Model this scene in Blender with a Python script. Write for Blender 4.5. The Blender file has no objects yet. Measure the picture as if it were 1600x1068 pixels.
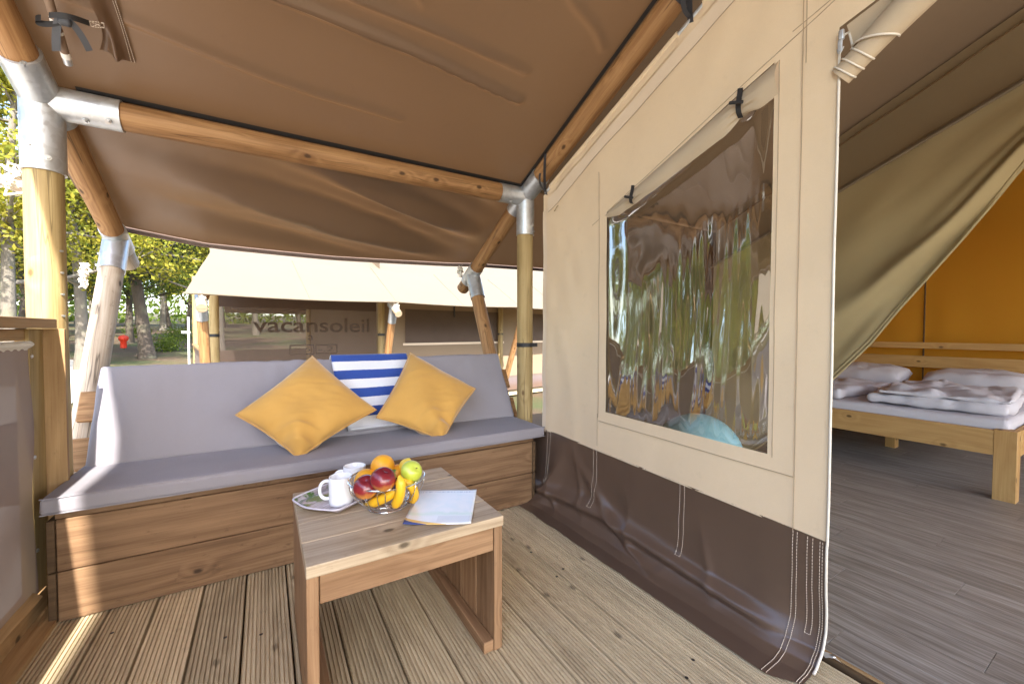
import bpy, bmesh, math, random
import numpy as np
from mathutils import Vector, Matrix, noise as mnoise

random.seed(7)
rng = np.random.default_rng(7)
SC = bpy.context.scene
COL = SC.collection
R = math.radians

# ------------------------------------------------------------------ camera
CAM_H = 1.05
FPX = 643.7                                   # focal length in photo pixels (1600 wide)
yaw, pitch, roll = R(31.017), R(1.563), R(0.116)
FWD = np.array([math.sin(yaw)*math.cos(pitch), math.cos(yaw)*math.cos(pitch), -math.sin(pitch)])
rt = np.array([math.cos(yaw), -math.sin(yaw), 0.0]); upv = np.cross(rt, FWD)
RGT = math.cos(roll)*rt + math.sin(roll)*upv
UPV = -math.sin(roll)*rt + math.cos(roll)*upv
CPOS = np.array([0, 0, CAM_H])
cam = bpy.data.cameras.new('camera'); camo = bpy.data.objects.new('camera', cam); COL.objects.link(camo)
cam.sensor_width = 36; cam.lens = 36*FPX/1600; cam.clip_start = 0.02; cam.clip_end = 600
camo.matrix_world = Matrix(((RGT[0], UPV[0], -FWD[0], 0), (RGT[1], UPV[1], -FWD[1], 0), (RGT[2], UPV[2], -FWD[2], CAM_H), (0, 0, 0, 1)))
SC.camera = camo

# ------------------------------------------------------------------ sky, sun, exposure
SUN_EL, SUN_AZ = 40.0, 4.2                    # light travels towards +Y, a little towards +X
w = bpy.data.worlds.new('World'); SC.world = w; w.use_nodes = True
wn = w.node_tree; sky = wn.nodes.new('ShaderNodeTexSky'); sky.sky_type = 'NISHITA'; sky.sun_disc = False
sky.sun_elevation = R(SUN_EL); sky.sun_rotation = R(180 + SUN_AZ); sky.air_density = 1.0; sky.dust_density = 1.5
bg = wn.nodes['Background']; bg.inputs['Strength'].default_value = 0.15
wn.links.new(sky.outputs[0], bg.inputs['Color'])
sl = bpy.data.lights.new('sun', 'SUN'); sl.energy = 2.7; sl.angle = R(0.6); sl.color = (1.0, 0.95, 0.87)
so = bpy.data.objects.new('sun', sl); COL.objects.link(so); so.location = (0, -20, 20)
sd = Vector((math.sin(R(SUN_AZ))*math.cos(R(SUN_EL)), math.cos(R(SUN_AZ))*math.cos(R(SUN_EL)), -math.sin(R(SUN_EL))))
so.rotation_euler = sd.to_track_quat('-Z', 'Y').to_euler()
vs = SC.view_settings; vs.view_transform = 'Standard'; vs.look = 'None'; vs.exposure = 2.6; vs.gamma = 1.0; vs.use_curve_mapping = False
SC.cycles.use_denoising = True
SC.cycles.max_bounces = 14; SC.cycles.diffuse_bounces = 7; SC.cycles.transparent_max_bounces = 24
SC.cycles.sample_clamp_indirect = 8.0
SC.cycles.caustics_reflective = False; SC.cycles.caustics_refractive = False

# ------------------------------------------------------------------ photo-space measuring helpers
def _ray(px, py): return RGT*(px-800)/FPX + UPV*(534-py)/FPX + FWD
def hit(px, py, ax, val):
    d = _ray(px, py); return CPOS + d*(val-CPOS[ax])/d[ax]
def hx(px, py, v): return hit(px, py, 0, v)
def hy(px, py, v): return hit(px, py, 1, v)
def hz(px, py, v): return hit(px, py, 2, v)
def at(px, py, d): return CPOS + _ray(px, py)*d
def hplane(px, py, n, d):
    r = _ray(px, py); n = np.array(n, float); return CPOS + r*(d-n@CPOS)/(n@r)
def sstep(a, b, x):
    t = min(1, max(0, (x-a)/(b-a))); return t*t*(3-2*t)
def lerp(a, b, t): return a+(b-a)*t
def nz(x, y=0, z=0): return mnoise.noise(Vector((x, y, z)))
def interp(pts, x):
    return float(np.interp(x, [p[0] for p in pts], [p[1] for p in pts]))

# ------------------------------------------------------------------ mesh builder
class MB:
    def __init__(s): s.v = []; s.f = []; s.uv = []; s.sm = []
    def add(s, vs_, fs, uvs, smooth=True):
        b = len(s.v); s.v.extend([tuple(map(float, p)) for p in vs_])
        for f, u in zip(fs, uvs):
            s.f.append([i+b for i in f]); s.uv.append(u)
        s.sm.extend(smooth if isinstance(smooth, list) else [smooth]*len(fs))
    def sheet(s, fn, nu, nv, su=None, sv=None, flip=False):
        P = [fn(i/nu, j/nv) for j in range(nv+1) for i in range(nu+1)]
        if su is None: su = float(np.linalg.norm(np.array(P[nu])-np.array(P[0])))
        if sv is None: sv = float(np.linalg.norm(np.array(P[nv*(nu+1)])-np.array(P[0])))
        fs = []; us = []
        for j in range(nv):
            for i in range(nu):
                a = j*(nu+1)+i; q = [a, a+1, a+nu+2, a+nu+1]
                u = [(i/nu*su, j/nv*sv), ((i+1)/nu*su, j/nv*sv), ((i+1)/nu*su, (j+1)/nv*sv), (i/nu*su, (j+1)/nv*sv)]
                if flip: q.reverse(); u.reverse()
                fs.append(q); us.append(u)
        s.add(P, fs, us); return s
    def tube(s, pts, r, n=12, caps=True, r2=None):
        pts = [np.array(p, float) for p in pts]; N = len(pts)
        rs = r if hasattr(r, '__len__') else [r]*N
        t0 = pts[1]-pts[0]; t0 = t0/np.linalg.norm(t0)
        ref = np.array([0, 0, 1.0]) if abs(t0[2]) < .9 else np.array([1.0, 0, 0])
        x = np.cross(t0, ref); x /= np.linalg.norm(x); L = 0; V = []; Ls = []
        for k in range(N):
            a = pts[max(0, k-1)]; b = pts[min(N-1, k+1)]; t = b-a; t = t/(np.linalg.norm(t)+1e-12)
            x = x-t*(x@t); x /= np.linalg.norm(x)+1e-12; y = np.cross(t, x)
            if k: L += np.linalg.norm(pts[k]-pts[k-1])
            Ls.append(L)
            for i in range(n):
                a_ = 2*math.pi*i/n; V.append(pts[k]+rs[k]*(math.cos(a_)*x+math.sin(a_)*y))
        fs = []; us = []; rm = max(rs)
        for k in range(N-1):
            for i in range(n):
                j = (i+1) % n; fs.append([k*n+i, k*n+j, (k+1)*n+j, (k+1)*n+i])
                c0 = i/n*2*math.pi*rm; c1 = (i+1)/n*2*math.pi*rm
                us.append([(Ls[k], c0), (Ls[k], c1), (Ls[k+1], c1), (Ls[k+1], c0)])
        s.add(V, fs, us)
        if caps:
            for k, rev in ((0, True), (N-1, False)):
                ring = V[k*n:(k+1)*n]; idx = list(range(n)); c = [(rs[k]*math.cos(2*math.pi*i/n)*.3, rs[k]*math.sin(2*math.pi*i/n)) for i in range(n)]
                if rev: idx.reverse(); c.reverse()
                s.add(ring, [idx], [c], smooth=False)
        return s
    def box(s, c, size, rot=None, grain=0, bev=0.003, seg=2):
        bm = bmesh.new(); bmesh.ops.create_cube(bm, size=1)
        bmesh.ops.scale(bm, vec=Vector(size), verts=bm.verts)
        if bev: bmesh.ops.bevel(bm, geom=list(bm.edges), offset=min(bev, min(size)*.45), segments=seg, profile=.5, affect='EDGES', clamp_overlap=True)
        bm.normal_update(); bm.verts.index_update()
        V = [v.co.copy() for v in bm.verts]; fs = []; us = []; sm = []
        oth = [a for a in range(3) if a != grain]
        for f in bm.faces:
            nrm = f.normal; ax = max(range(3), key=lambda a: abs(nrm[a])); sm.append(abs(nrm[ax]) < .999); fs.append([v.index for v in f.verts]); u = []
            for v in f.verts:
                p = v.co
                if ax == grain: u.append((p[oth[0]]*.25+3.3, p[oth[1]]))
                else:
                    o = [a for a in oth if a != ax][0]; u.append((p[grain], p[o]+(size[o]+.37)*ax*1.7))
            us.append(u)
        bm.free()
        M = Matrix(rot) if rot is not None else Matrix.Identity(3)
        c = Vector(c); s.add([M @ v + c for v in V], fs, us, smooth=sm); return s
    def lathe(s, prof, n=24, origin=(0, 0, 0), rot=None):
        M = Matrix(rot) if rot is not None else Matrix.Identity(3); o = Vector(origin)
        V = []; fs = []; us = []; K = len(prof); L = 0
        for k, (r, z) in enumerate(prof):
            for i in range(n):
                a = 2*math.pi*i/n; V.append(M @ Vector((r*math.cos(a), r*math.sin(a), z)) + o)
        for k in range(K-1):
            for i in range(n):
                j = (i+1) % n; fs.append([k*n+i, k*n+j, (k+1)*n+j, (k+1)*n+i])
                us.append([(i/n, k/(K-1)), ((i+1)/n, k/(K-1)), ((i+1)/n, (k+1)/(K-1)), (i/n, (k+1)/(K-1))])
        s.add(V, fs, us); return s
    def poly(s, pts, thick_vec, uvs=None):
        n = len(pts); P = [np.array(p, float) for p in pts]; t = np.array(thick_vec, float)
        V = P + [p+t for p in P]; uv = uvs or [(float(p[0]), float(p[1])) for p in P]
        fs = [list(range(n))[::-1], [i+n for i in range(n)]]; us = [uv[::-1], uv]
        for i in range(n):
            j = (i+1) % n; fs.append([i, j, j+n, i+n]); us.append([uv[i], uv[j], uv[j], uv[i]])
        s.add(V, fs, us, smooth=False); return s
    def rounded(s, c, size, r, n=(12, 8, 4), rot=None, disp=None):
        """box with soft round edges on a grid that can be displaced"""
        half = np.array(size)/2; M = np.array(rot) if rot is not None else np.eye(3); c = np.array(c, float)
        for ax in range(3):
            a, b = [k for k in range(3) if k != ax]
            for sgn in (-1, 1):
                def ticks(h, m):
                    inner = max(h-r, 1e-4); e = [-h, -h+r*.3, -h+r*.7]; t = list(np.linspace(-inner, inner, m+1))
                    return e+t+[h-r*.7, h-r*.3, h]
                ta = ticks(half[a], n[a]); tb = ticks(half[b], n[b]); V = []; U = []
                for vb in tb:
                    for va in ta:
                        p = np.zeros(3); p[ax] = sgn*half[ax]; p[a] = va; p[b] = vb
                        q = np.clip(p, -half+r, half-r); d = p-q; l = np.linalg.norm(d); nn = d/l if l > 1e-9 else np.zeros(3)
                        pp = q+nn*r
                        if disp is not None: pp = pp+np.array(disp(pp, nn))
                        V.append(M@pp+c); U.append((va, vb+ax*.7))
                W = len(ta); fs = []; us = []
                for j in range(len(tb)-1):
                    for i in range(W-1):
                        q = [j*W+i, j*W+i+1, (j+1)*W+i+1, (j+1)*W+i]
                        # orientation
                        if (sgn > 0) != ((a, b) in ((0, 1), (1, 2))): q.reverse()
                        fs.append(q); us.append([U[k] for k in q])
                s.add(V, fs, us)
        return s

WL = {}
def put(name, mb, mat, parent=None, angle=50, weld=False, label=None, origin=None):
    v = np.array(mb.v, float)
    if parent is not None:
        base = np.array(WL[parent.name]); o = np.zeros(3)
        org = base if origin is None else np.array(origin, float)
    else:
        org = np.array(origin, float) if origin is not None else np.array([(v[:, 0].min()+v[:, 0].max())/2, (v[:, 1].min()+v[:, 1].max())/2, v[:, 2].min()])
        base = np.zeros(3)
    me = bpy.data.meshes.new(name)
    me.from_pydata((v-org).tolist(), [], mb.f)
    uvl = me.uv_layers.new(name='UVMap')
    flat = [c for u in mb.uv for p in u for c in p]
    uvl.data.foreach_set('uv', flat)
    me.polygons.foreach_set('use_smooth', mb.sm)
    if weld:
        bm = bmesh.new(); bm.from_mesh(me); bmesh.ops.remove_doubles(bm, verts=bm.verts, dist=1e-5); bm.to_mesh(me); bm.free()
    if angle: me.set_sharp_from_angle(angle=R(angle))
    if not weld: me.polygons.foreach_set('use_smooth', mb.sm)
    me.update()
    me.materials.append(mat)
    ob = bpy.data.objects.new(name, me); COL.objects.link(ob)
    ob.location = Vector(org-base)
    if parent is not None: ob.parent = parent
    WL[ob.name] = org
    if label: ob['label'] = label
    return ob
def empty(name, loc, label, cat, group=None):
    o = bpy.data.objects.new(name, None); COL.objects.link(o); o.location = Vector(loc); WL[o.name] = np.array(loc, float)
    o.empty_display_size = .1
    return tag(o, label, cat, group)
def tag(o, label, cat, group=None):
    o['label'] = label; o['category'] = cat
    if group: o['group'] = group
    return o
def struct(o): o['kind'] = 'structure'; return o
def copy_tree(o, loc=None, rotz=None, parent=None, scale=None):
    c = o.copy(); COL.objects.link(c); c.parent = parent
    if loc is not None: c.location = Vector(loc)
    if rotz is not None: c.rotation_euler.z = rotz
    if scale is not None: c.scale = scale if hasattr(scale, '__len__') else (scale,)*3
    for ch in list(o.children): copy_tree(ch, parent=c)
    return c

# ------------------------------------------------------------------ materials
class NT:
    def __init__(s, name):
        s.m = bpy.data.materials.new(name); s.m.use_nodes = True; s.t = s.m.node_tree; s.t.nodes.clear()
        s.out = s.t.nodes.new('ShaderNodeOutputMaterial')
    def n(s, typ, ins=None, **props):
        nd = s.t.nodes.new('ShaderNode'+typ)
        for k, v in props.items(): setattr(nd, k, v)
        for k, v in (ins or {}).items():
            sock = nd.inputs[k]
            if isinstance(v, bpy.types.NodeSocket): s.t.links.new(v, sock)
            elif isinstance(v, bpy.types.Node): s.t.links.new(v.outputs[0], sock)
            else:
                if hasattr(v, '__len__') and len(v) == 3 and sock.type == 'RGBA': v = (*v, 1)
                sock.default_value = v
        return nd
    def math(s, op, a, b=0.0, c=None):
        i = {0: a, 1: b}
        if c is not None: i[2] = c
        return s.n('Math', i, operation=op).outputs[0]
    def vmath(s, op, a, b): return s.n('VectorMath', {0: a, 1: b}, operation=op).outputs[0]
    def ramp(s, fac, stops, interp='LINEAR'):
        r = s.n('ValToRGB', {0: fac}); r.color_ramp.interpolation = interp; e = r.color_ramp.elements
        while len(e) < len(stops): e.new(.5)
        for k, (p, c) in enumerate(stops): e[k].position = p; e[k].color = (*c, 1) if len(c) == 3 else c
        return r.outputs[0]
    def mix(s, fac, a, b, blend='MIX'):
        nd = s.n('Mix', {0: fac}, data_type='RGBA', blend_type=blend)
        for i, v in ((6, a), (7, b)):
            if isinstance(v, bpy.types.NodeSocket): s.t.links.new(v, nd.inputs[i])
            else: nd.inputs[i].default_value = (*v, 1) if len(v) == 3 else v
        return nd.outputs[2]
    def noise(s, vec, scale, detail=2, rough=.5, dist=0.0):
        return s.n('TexNoise', {'Vector': vec, 'Scale': scale, 'Detail': detail, 'Roughness': rough, 'Distortion': dist}).outputs[0]
    def bump(s, h, strength=.3, dist=.01): return s.n('Bump', {'Height': h, 'Strength': strength, 'Distance': dist}).outputs[0]
    def bsdf(s, color, rough=.6, normal=None, **kw):
        ins = {'Base Color': color, 'Roughness': rough}
        if normal is not None: ins['Normal'] = normal
        ins.update({k.replace('_', ' '): v for k, v in kw.items()})
        return s.n('BsdfPrincipled', ins)
    def fin(s, sh):
        s.t.links.new(sh.outputs[0] if isinstance(sh, bpy.types.Node) else sh, s.out.inputs[0]); return s.m
    def uv(s): return s.n('TexCoord').outputs['UV']
    def obj(s): return s.n('TexCoord').outputs['Object']
    def rnd(s): return s.n('ObjectInfo').outputs['Random']
    def xyz(s, v):
        x = s.n('SeparateXYZ', {0: v}); return x.outputs
    def comb(s, x, y, z=0.0): return s.n('CombineXYZ', {0: x, 1: y, 2: z}).outputs[0]

def wood(name, light, dark, rough=.6, knot=1.0, grain=1.0, knotcol=None, stain=.25, spec=.35, coat=0.0, bumpk=1.0, tone=.22, crack=0.0):
    t = NT(name); uv = t.uv(); rnd = t.rnd()
    u, v, _ = t.xyz(uv)
    off = t.math('MULTIPLY', rnd, 37.7)
    u2 = t.math('ADD', u, off); v2 = t.math('ADD', v, t.math('MULTIPLY', rnd, 11.3))
    kv = t.comb(t.math('MULTIPLY', u2, 4.2), t.math('MULTIPLY', v2, 7.0), off)
    vor = t.n('TexVoronoi', {'Vector': kv, 'Scale': 1.0, 'Randomness': 1.0}, voronoi_dimensions='2D')
    d = t.math('ADD', vor.outputs['Distance'], t.math('MULTIPLY', t.math('SUBTRACT', t.noise(kv, 9.0, 2), .5), .06)); gate = t.math('GREATER_THAN', t.xyz(vor.outputs['Color'])[0], .66)
    km = t.math('MULTIPLY', t.n('MapRange', {0: d, 1: .035, 2: .10, 3: 1.0, 4: 0.0}, interpolation_type='SMOOTHSTEP').outputs[0], gate)
    kw = t.math('MULTIPLY', t.n('MapRange', {0: d, 1: .0, 2: .42, 3: 1.0, 4: 0.0}, interpolation_type='SMOOTHSTEP').outputs[0], gate)
    warp = t.noise(t.comb(t.math('MULTIPLY', u2, .9), t.math('MULTIPLY', v2, 5.0), off), 1.0, 2)
    ph = t.math('ADD', t.math('MULTIPLY', v2, 150*grain), t.math('ADD', t.math('MULTIPLY', warp, 34), t.math('MULTIPLY', kw, 9*knot)))
    rings = t.math('MULTIPLY_ADD', t.math('SINE', ph), .5, .5)
    fine = t.noise(t.comb(t.math('MULTIPLY', u2, 3.5), t.math('MULTIPLY_ADD', v2, 120, t.math('MULTIPLY', warp, 6)), off), 1.0, 5, .68)
    big = t.noise(t.comb(t.math('MULTIPLY', u2, 2.2), t.math('MULTIPLY', v2, 7), t.math('ADD', off, 5.0)), 1.0, 3)
    g = t.math('ADD', t.math('MULTIPLY', rings, .34), t.math('ADD', t.math('MULTIPLY_ADD', fine, 1.7, -.62), t.math('MULTIPLY', t.math('SUBTRACT', big, .5), .8)))
    c = t.mix(g, light, dark)
    c = t.mix(t.math('MULTIPLY', t.n('MapRange', {0: big, 1: .55, 2: .8, 3: 0.0, 4: 1.0}).outputs[0], stain), c, tuple(x*.45 for x in dark))
    spk = t.noise(t.comb(t.math('MULTIPLY', u2, 14), t.math('MULTIPLY', v2, 30), off), 1.0, 4, .75)
    c = t.mix(t.n('MapRange', {0: spk, 1: .60, 2: .74, 3: 0.0, 4: stain*1.3}).outputs[0], c, tuple(x*.5 for x in dark))
    c = t.mix(t.math('MULTIPLY', km, .92*knot), c, knotcol or tuple(x*.28 for x in dark))
    hv = t.math('MULTIPLY_ADD', rnd, tone, 1-tone/2)
    c = t.mix(1.0, c, t.comb(hv, hv, hv), 'MULTIPLY')
    if crack:
        cn = t.noise(t.comb(t.math('MULTIPLY', u2, 1.1), t.math('MULTIPLY_ADD', v2, 26, t.math('MULTIPLY', warp, 1.5)), t.math('ADD', off, 9.0)), 1.0, 2, .4)
        cm = t.n('MapRange', {0: t.math('ABSOLUTE', t.math('SUBTRACT', cn, .62)), 1: .0, 2: .016, 3: crack, 4: 0.0}).outputs[0]
        c = t.mix(cm, c, tuple(x*.22 for x in dark))
    h = t.math('ADD', fine, t.math('MULTIPLY', rings, .35))
    return t.fin(t.bsdf(c, t.math('MULTIPLY_ADD', fine, .2, rough-.1), t.bump(h, .35*bumpk, .0015), Specular_IOR_Level=spec, Coat_Weight=coat, Coat_Roughness=.35))

def plain(name, col, rough=.5, metal=0.0, var=.12, scale=14, bumpk=.15, bumps=180, **kw):
    t = NT(name); o = t.obj(); nz_ = t.noise(o, scale, 3)
    c = t.mix(nz_, tuple(x*(1-var) for x in col), tuple(min(1, x*(1+var)) for x in col))
    return t.fin(t.bsdf(c, rough, t.bump(t.noise(o, bumps, 2), bumpk, .002), Metallic=metal, **kw))

def steel(name, col=(.56, .58, .60), rough=.38):
    t = NT(name); o = t.obj()
    v = t.n('TexVoronoi', {'Vector': o, 'Scale': 55.0, 'Randomness': 1.0})
    sp = t.xyz(v.outputs['Color'])[0]; st = t.noise(o, 7, 4, .65)
    c = t.mix(t.math('MULTIPLY_ADD', sp, .35, t.math('MULTIPLY', st, .5)), tuple(x*.72 for x in col), tuple(min(1, x*1.25) for x in col))
    c = t.mix(t.n('MapRange', {0: st, 1: .62, 2: .75, 3: 0.0, 4: .4}).outputs[0], c, (.75, .74, .70))
    return t.fin(t.bsdf(c, t.math('MULTIPLY_ADD', sp, .2, rough-.06), t.bump(st, .12, .004), Metallic=.72))

def cloth(name, col, var=.06, rough=.85, weave=1.0, transl=0.0, tcol=None, sheen=0.0, inner=None, dirt=0.0, spec=.25, bigb=.25, coat=0.0):
    t = NT(name); o = t.obj(); uv = t.uv()
    big = t.noise(o, 3.0, 4, .6); fin = t.noise(o, 420, 1)
    u, v, _ = t.xyz(uv)
    wv = t.math('MULTIPLY', t.math('SINE', t.math('MULTIPLY', u, 2600)), t.math('SINE', t.math('MULTIPLY', v, 2600)))
    def body(cc):
        c = t.mix(big, tuple(x*(1-var) for x in cc), tuple(min(1, x*(1+var)) for x in cc))
        c = t.mix(t.math('MULTIPLY', fin, .22), c, tuple(x*.55 for x in cc))
        c = t.mix(t.math('MULTIPLY', t.noise(o, 34, 4, .7), .18), c, tuple(x*.72 for x in cc))
        if dirt:
            sp = t.noise(o, 9, 5, .7)
            c = t.mix(t.n('MapRange', {0: sp, 1: .60, 2: .78, 3: 0.0, 4: dirt}).outputs[0], c, tuple(x*.55 for x in cc))
        return c
    c = body(col)
    if inner is not None:
        c = t.mix(t.n('NewGeometry').outputs['Backfacing'], c, body(inner))
    h = t.math('ADD', t.math('MULTIPLY', wv, .12*weave), t.math('ADD', t.math('MULTIPLY', fin, .25*weave), t.math('MULTIPLY', big, bigb*4)))
    nrm = t.bump(h, .25, .004)
    b = t.bsdf(c, rough, nrm, Specular_IOR_Level=spec, Sheen_Weight=sheen, Sheen_Roughness=.4, Coat_Weight=coat, Coat_Roughness=.38)
    if transl:
        tr = t.n('BsdfTranslucent', {'Color': tcol or col, 'Normal': nrm})
        return t.fin(t.n('MixShader', {0: transl, 1: b, 2: tr}))
    return t.fin(b)

M = {}
M['pole'] = wood('varnished_pole_wood', (.40, .225, .098), (.19, .085, .030), rough=.6, knot=1.0, grain=.9, spec=.3, crack=.75)
M['post'] = wood('pressure_treated_post', (.42, .31, .145), (.25, .165, .06), rough=.66, knot=.9, grain=.5, knotcol=(.11, .055, .02), stain=.2, crack=.6)
M['weathered'] = wood('weathered_post_wood', (.55, .46, .36), (.33, .24, .165), rough=.75, knot=1.0, grain=.5, stain=.6, bumpk=1.6, crack=.8)
M['bench'] = wood('planed_bench_wood', (.24, .142, .075), (.108, .055, .025), rough=.7, grain=.7, stain=.45)
M['bench_end'] = wood('dark_end_grain', (.115, .07, .035), (.06, .033, .015), rough=.8, knot=.3, grain=1.2)
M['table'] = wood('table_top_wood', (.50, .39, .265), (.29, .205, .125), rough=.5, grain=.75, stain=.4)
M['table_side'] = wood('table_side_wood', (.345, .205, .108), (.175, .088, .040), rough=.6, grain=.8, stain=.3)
M['deck'] = wood('grooved_deck_wood', (.60, .49, .32), (.38, .29, .18), rough=.72, knot=.7, grain=.9, stain=.4, tone=.34)
M['bed'] = wood('pale_pine', (.52, .32, .125), (.38, .205, .07), rough=.5, grain=.6, stain=.1)
M['rail'] = wood('screen_frame_wood', (.42, .27, .13), (.26, .15, .065), rough=.65, grain=.8)
M['steel'] = steel('galvanised_steel'); M['bolt'] = plain('zinc_bolt', (.55, .55, .55), .35, .9, var=.2)
M['roof'] = cloth('brown_roof_canvas', (.138, .081, .046), rough=.33, transl=.07, tcol=(.42, .20, .075), spec=.55, bigb=.15, weave=.6, dirt=.22)
M['roof_in'] = cloth('interior_roof_canvas', (.20, .14, .088), rough=.75, transl=.035, tcol=(.4, .22, .1))  # roof canvas again, in a tone set for the shaded interior
M['roof_out'] = cloth('cream_roof_canvas', (.20, .163, .118), inner=(.19, .12, .075), rough=.8, transl=.12, tcol=(.5, .35, .2), dirt=.25)
M['canvas'] = cloth('beige_canvas', (.80, .63, .43), inner=(.52, .42, .30), rough=.85, transl=.05, tcol=(.6, .42, .25), dirt=.26, bigb=.2)
M['canvas_hem'] = cloth('beige_canvas_hem', (.78, .635, .475), rough=.8, dirt=.1)
M['skirt'] = cloth('brown_pvc_skirt', (.112, .071, .050), rough=.28, spec=.65, bigb=.22, dirt=.45, weave=.25, coat=.35)
M['thread'] = plain('pale_thread', (.62, .52, .42), .8)
M['seam'] = plain('seam_thread', (.36, .27, .18), .8)
M['piping'] = plain('white_piping', (.66, .61, .53), .45)
M['cushion'] = cloth('grey_cushion_fabric', (.29, .272, .30), var=.05, rough=.8, bigb=.3, sheen=.1)
M['velvet'] = cloth('mustard_velvet', (.60, .335, .085), var=.24, rough=.9, sheen=.5, bigb=.6, weave=.5)
M['linen'] = cloth('white_bed_linen', (.60, .58, .63), var=.05, rough=.9, bigb=.7)
M['orange'] = cloth('orange_inner_tent', (.78, .39, .04), var=.05, rough=.85, transl=.5, tcol=(.92, .50, .06))
M['wall_dimmed'] = cloth('dimmed_wall_canvas', (.10, .072, .048), rough=.9)  # back wall canvas, dimness of the interior put into its colour
M['olive'] = cloth('olive_divider_cloth', (.46, .37, .205), var=.06, rough=.9, transl=.12, tcol=(.35, .26, .12))
M['black'] = plain('black_webbing', (.022, .021, .022), .65, var=.3)
M['strap_grey'] = plain('dark_webbing', (.035, .036, .042), .55, var=.3)
M['rope'] = plain('white_rope', (.74, .70, .62), .8, bumpk=.6)
M['mug'] = plain('white_glazed_ceramic', (.84, .84, .85), .12, var=.01, bumpk=.0, Coat_Weight=.5)
M['chrome'] = plain('chrome_wire', (.72, .72, .72), .16, 1.0, var=.04, bumpk=.02)
M['grey_sleeve'] = plain('brown_sleeve_cloth', (.20, .13, .085), .7)
M['tape'] = plain('white_tape', (.78, .75, .70), .6)
M['ball'] = None

def towel_mat():
    t = NT('striped_terry_towel'); u, v, _ = t.xyz(t.uv()); o = t.obj()
    wob = t.math('MULTIPLY', t.math('SUBTRACT', t.noise(o, 60, 1), .5), .003)
    ph = t.math('FRACT', t.math('DIVIDE', t.math('ADD', t.math('SUBTRACT', v, .145), wob), .115))
    m = t.math('MULTIPLY', t.math('LESS_THAN', ph, .5), t.math('LESS_THAN', v, .575)); n_ = t.noise(o, 260, 2)
    blue = t.mix(n_, (.012, .045, .24), (.03, .085, .40)); white = t.mix(n_, (.66, .68, .76), (.84, .85, .90))
    return t.fin(t.bsdf(t.mix(m, white, blue), .95, t.bump(t.noise(o, 500, 1), .6, .004), Sheen_Weight=.3))
M['towel'] = towel_mat()

def screen_mat(name, col, opa):
    t = NT(name); u, v, _ = t.xyz(t.uv()); o = t.obj()
    n_ = t.noise(o, 4, 3); c = t.mix(n_, tuple(x*.85 for x in col), tuple(x*1.15 for x in col))
    b = t.bsdf(c, .8); tr = t.n('BsdfTranslucent', {'Color': c}); b2 = t.n('MixShader', {0: .05, 1: b, 2: tr})
    f = t.math('MULTIPLY_ADD', n_, .06, opa-.03)
    return t.fin(t.n('MixShader', {0: f, 1: t.n('BsdfTransparent', {'Color': (1, 1, 1)}), 2: b2}))
M['veil'] = screen_mat('pale_window_veil', (.26, .24, .19), .88)
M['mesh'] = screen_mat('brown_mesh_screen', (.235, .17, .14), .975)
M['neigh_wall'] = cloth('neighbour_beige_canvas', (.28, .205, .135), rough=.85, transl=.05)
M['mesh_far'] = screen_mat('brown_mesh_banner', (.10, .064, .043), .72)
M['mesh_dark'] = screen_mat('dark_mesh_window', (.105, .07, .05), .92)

def pvc_mat():
    t = NT('clear_pvc'); o = t.obj()
    fr = t.n('Fresnel', {'IOR': 3.1}); scr = t.noise(t.vmath('MULTIPLY', o, (1, 30, 4)), 6, 3, .7)
    gl = t.n('BsdfGlossy', {'Color': (1, 1, 1), 'Roughness': .025})
    tr = t.n('BsdfTransparent', {'Color': (.90, .90, .88)})
    b = t.n('MixShader', {0: fr, 1: tr, 2: gl})
    hz_ = t.n('BsdfDiffuse', {'Color': (.7, .68, .62)})
    f = t.n('MapRange', {0: scr, 1: .62, 2: .78, 3: .012, 4: .10}).outputs[0]
    return t.fin(t.n('MixShader', {0: f, 1: b, 2: hz_}))
M['pvc'] = pvc_mat()

def floor_mat():
    t = NT('grey_vinyl_plank'); u, v, _ = t.xyz(t.uv()); L3 = t.xyz(t.n('ObjectInfo').outputs['Location']); off = t.math('ADD', t.math('MULTIPLY', L3[0], 17.31), t.math('MULTIPLY', L3[1], 5.77)); r = t.math('FRACT', t.math('MULTIPLY', off, 3.7))
    a = t.noise(t.comb(t.math('MULTIPLY_ADD', u, 1.6, off), t.math('MULTIPLY_ADD', v, 34, off), off), 1.0, 6, .72, .3)
    b = t.noise(t.comb(t.math('MULTIPLY_ADD', u, 8, off), t.math('MULTIPLY_ADD', v, 190, off), off), 1.0, 2)
    g = t.math('MULTIPLY_ADD', a, .95, t.math('MULTIPLY_ADD', b, .5, -.18))
    c = t.ramp(g, [(.25, (.10, .080, .062)), (.48, (.225, .197, .165)), (.75, (.42, .385, .345))])
    hv = t.math('MULTIPLY_ADD', r, .10, .95); c = t.mix(1.0, c, t.comb(hv, hv, t.math('MULTIPLY', hv, 1.02)), 'MULTIPLY')
    return t.fin(t.bsdf(c, t.math('MULTIPLY_ADD', a, .15, .33), t.bump(b, .15, .001), Specular_IOR_Level=.38))
M['vinyl'] = floor_mat()

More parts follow.
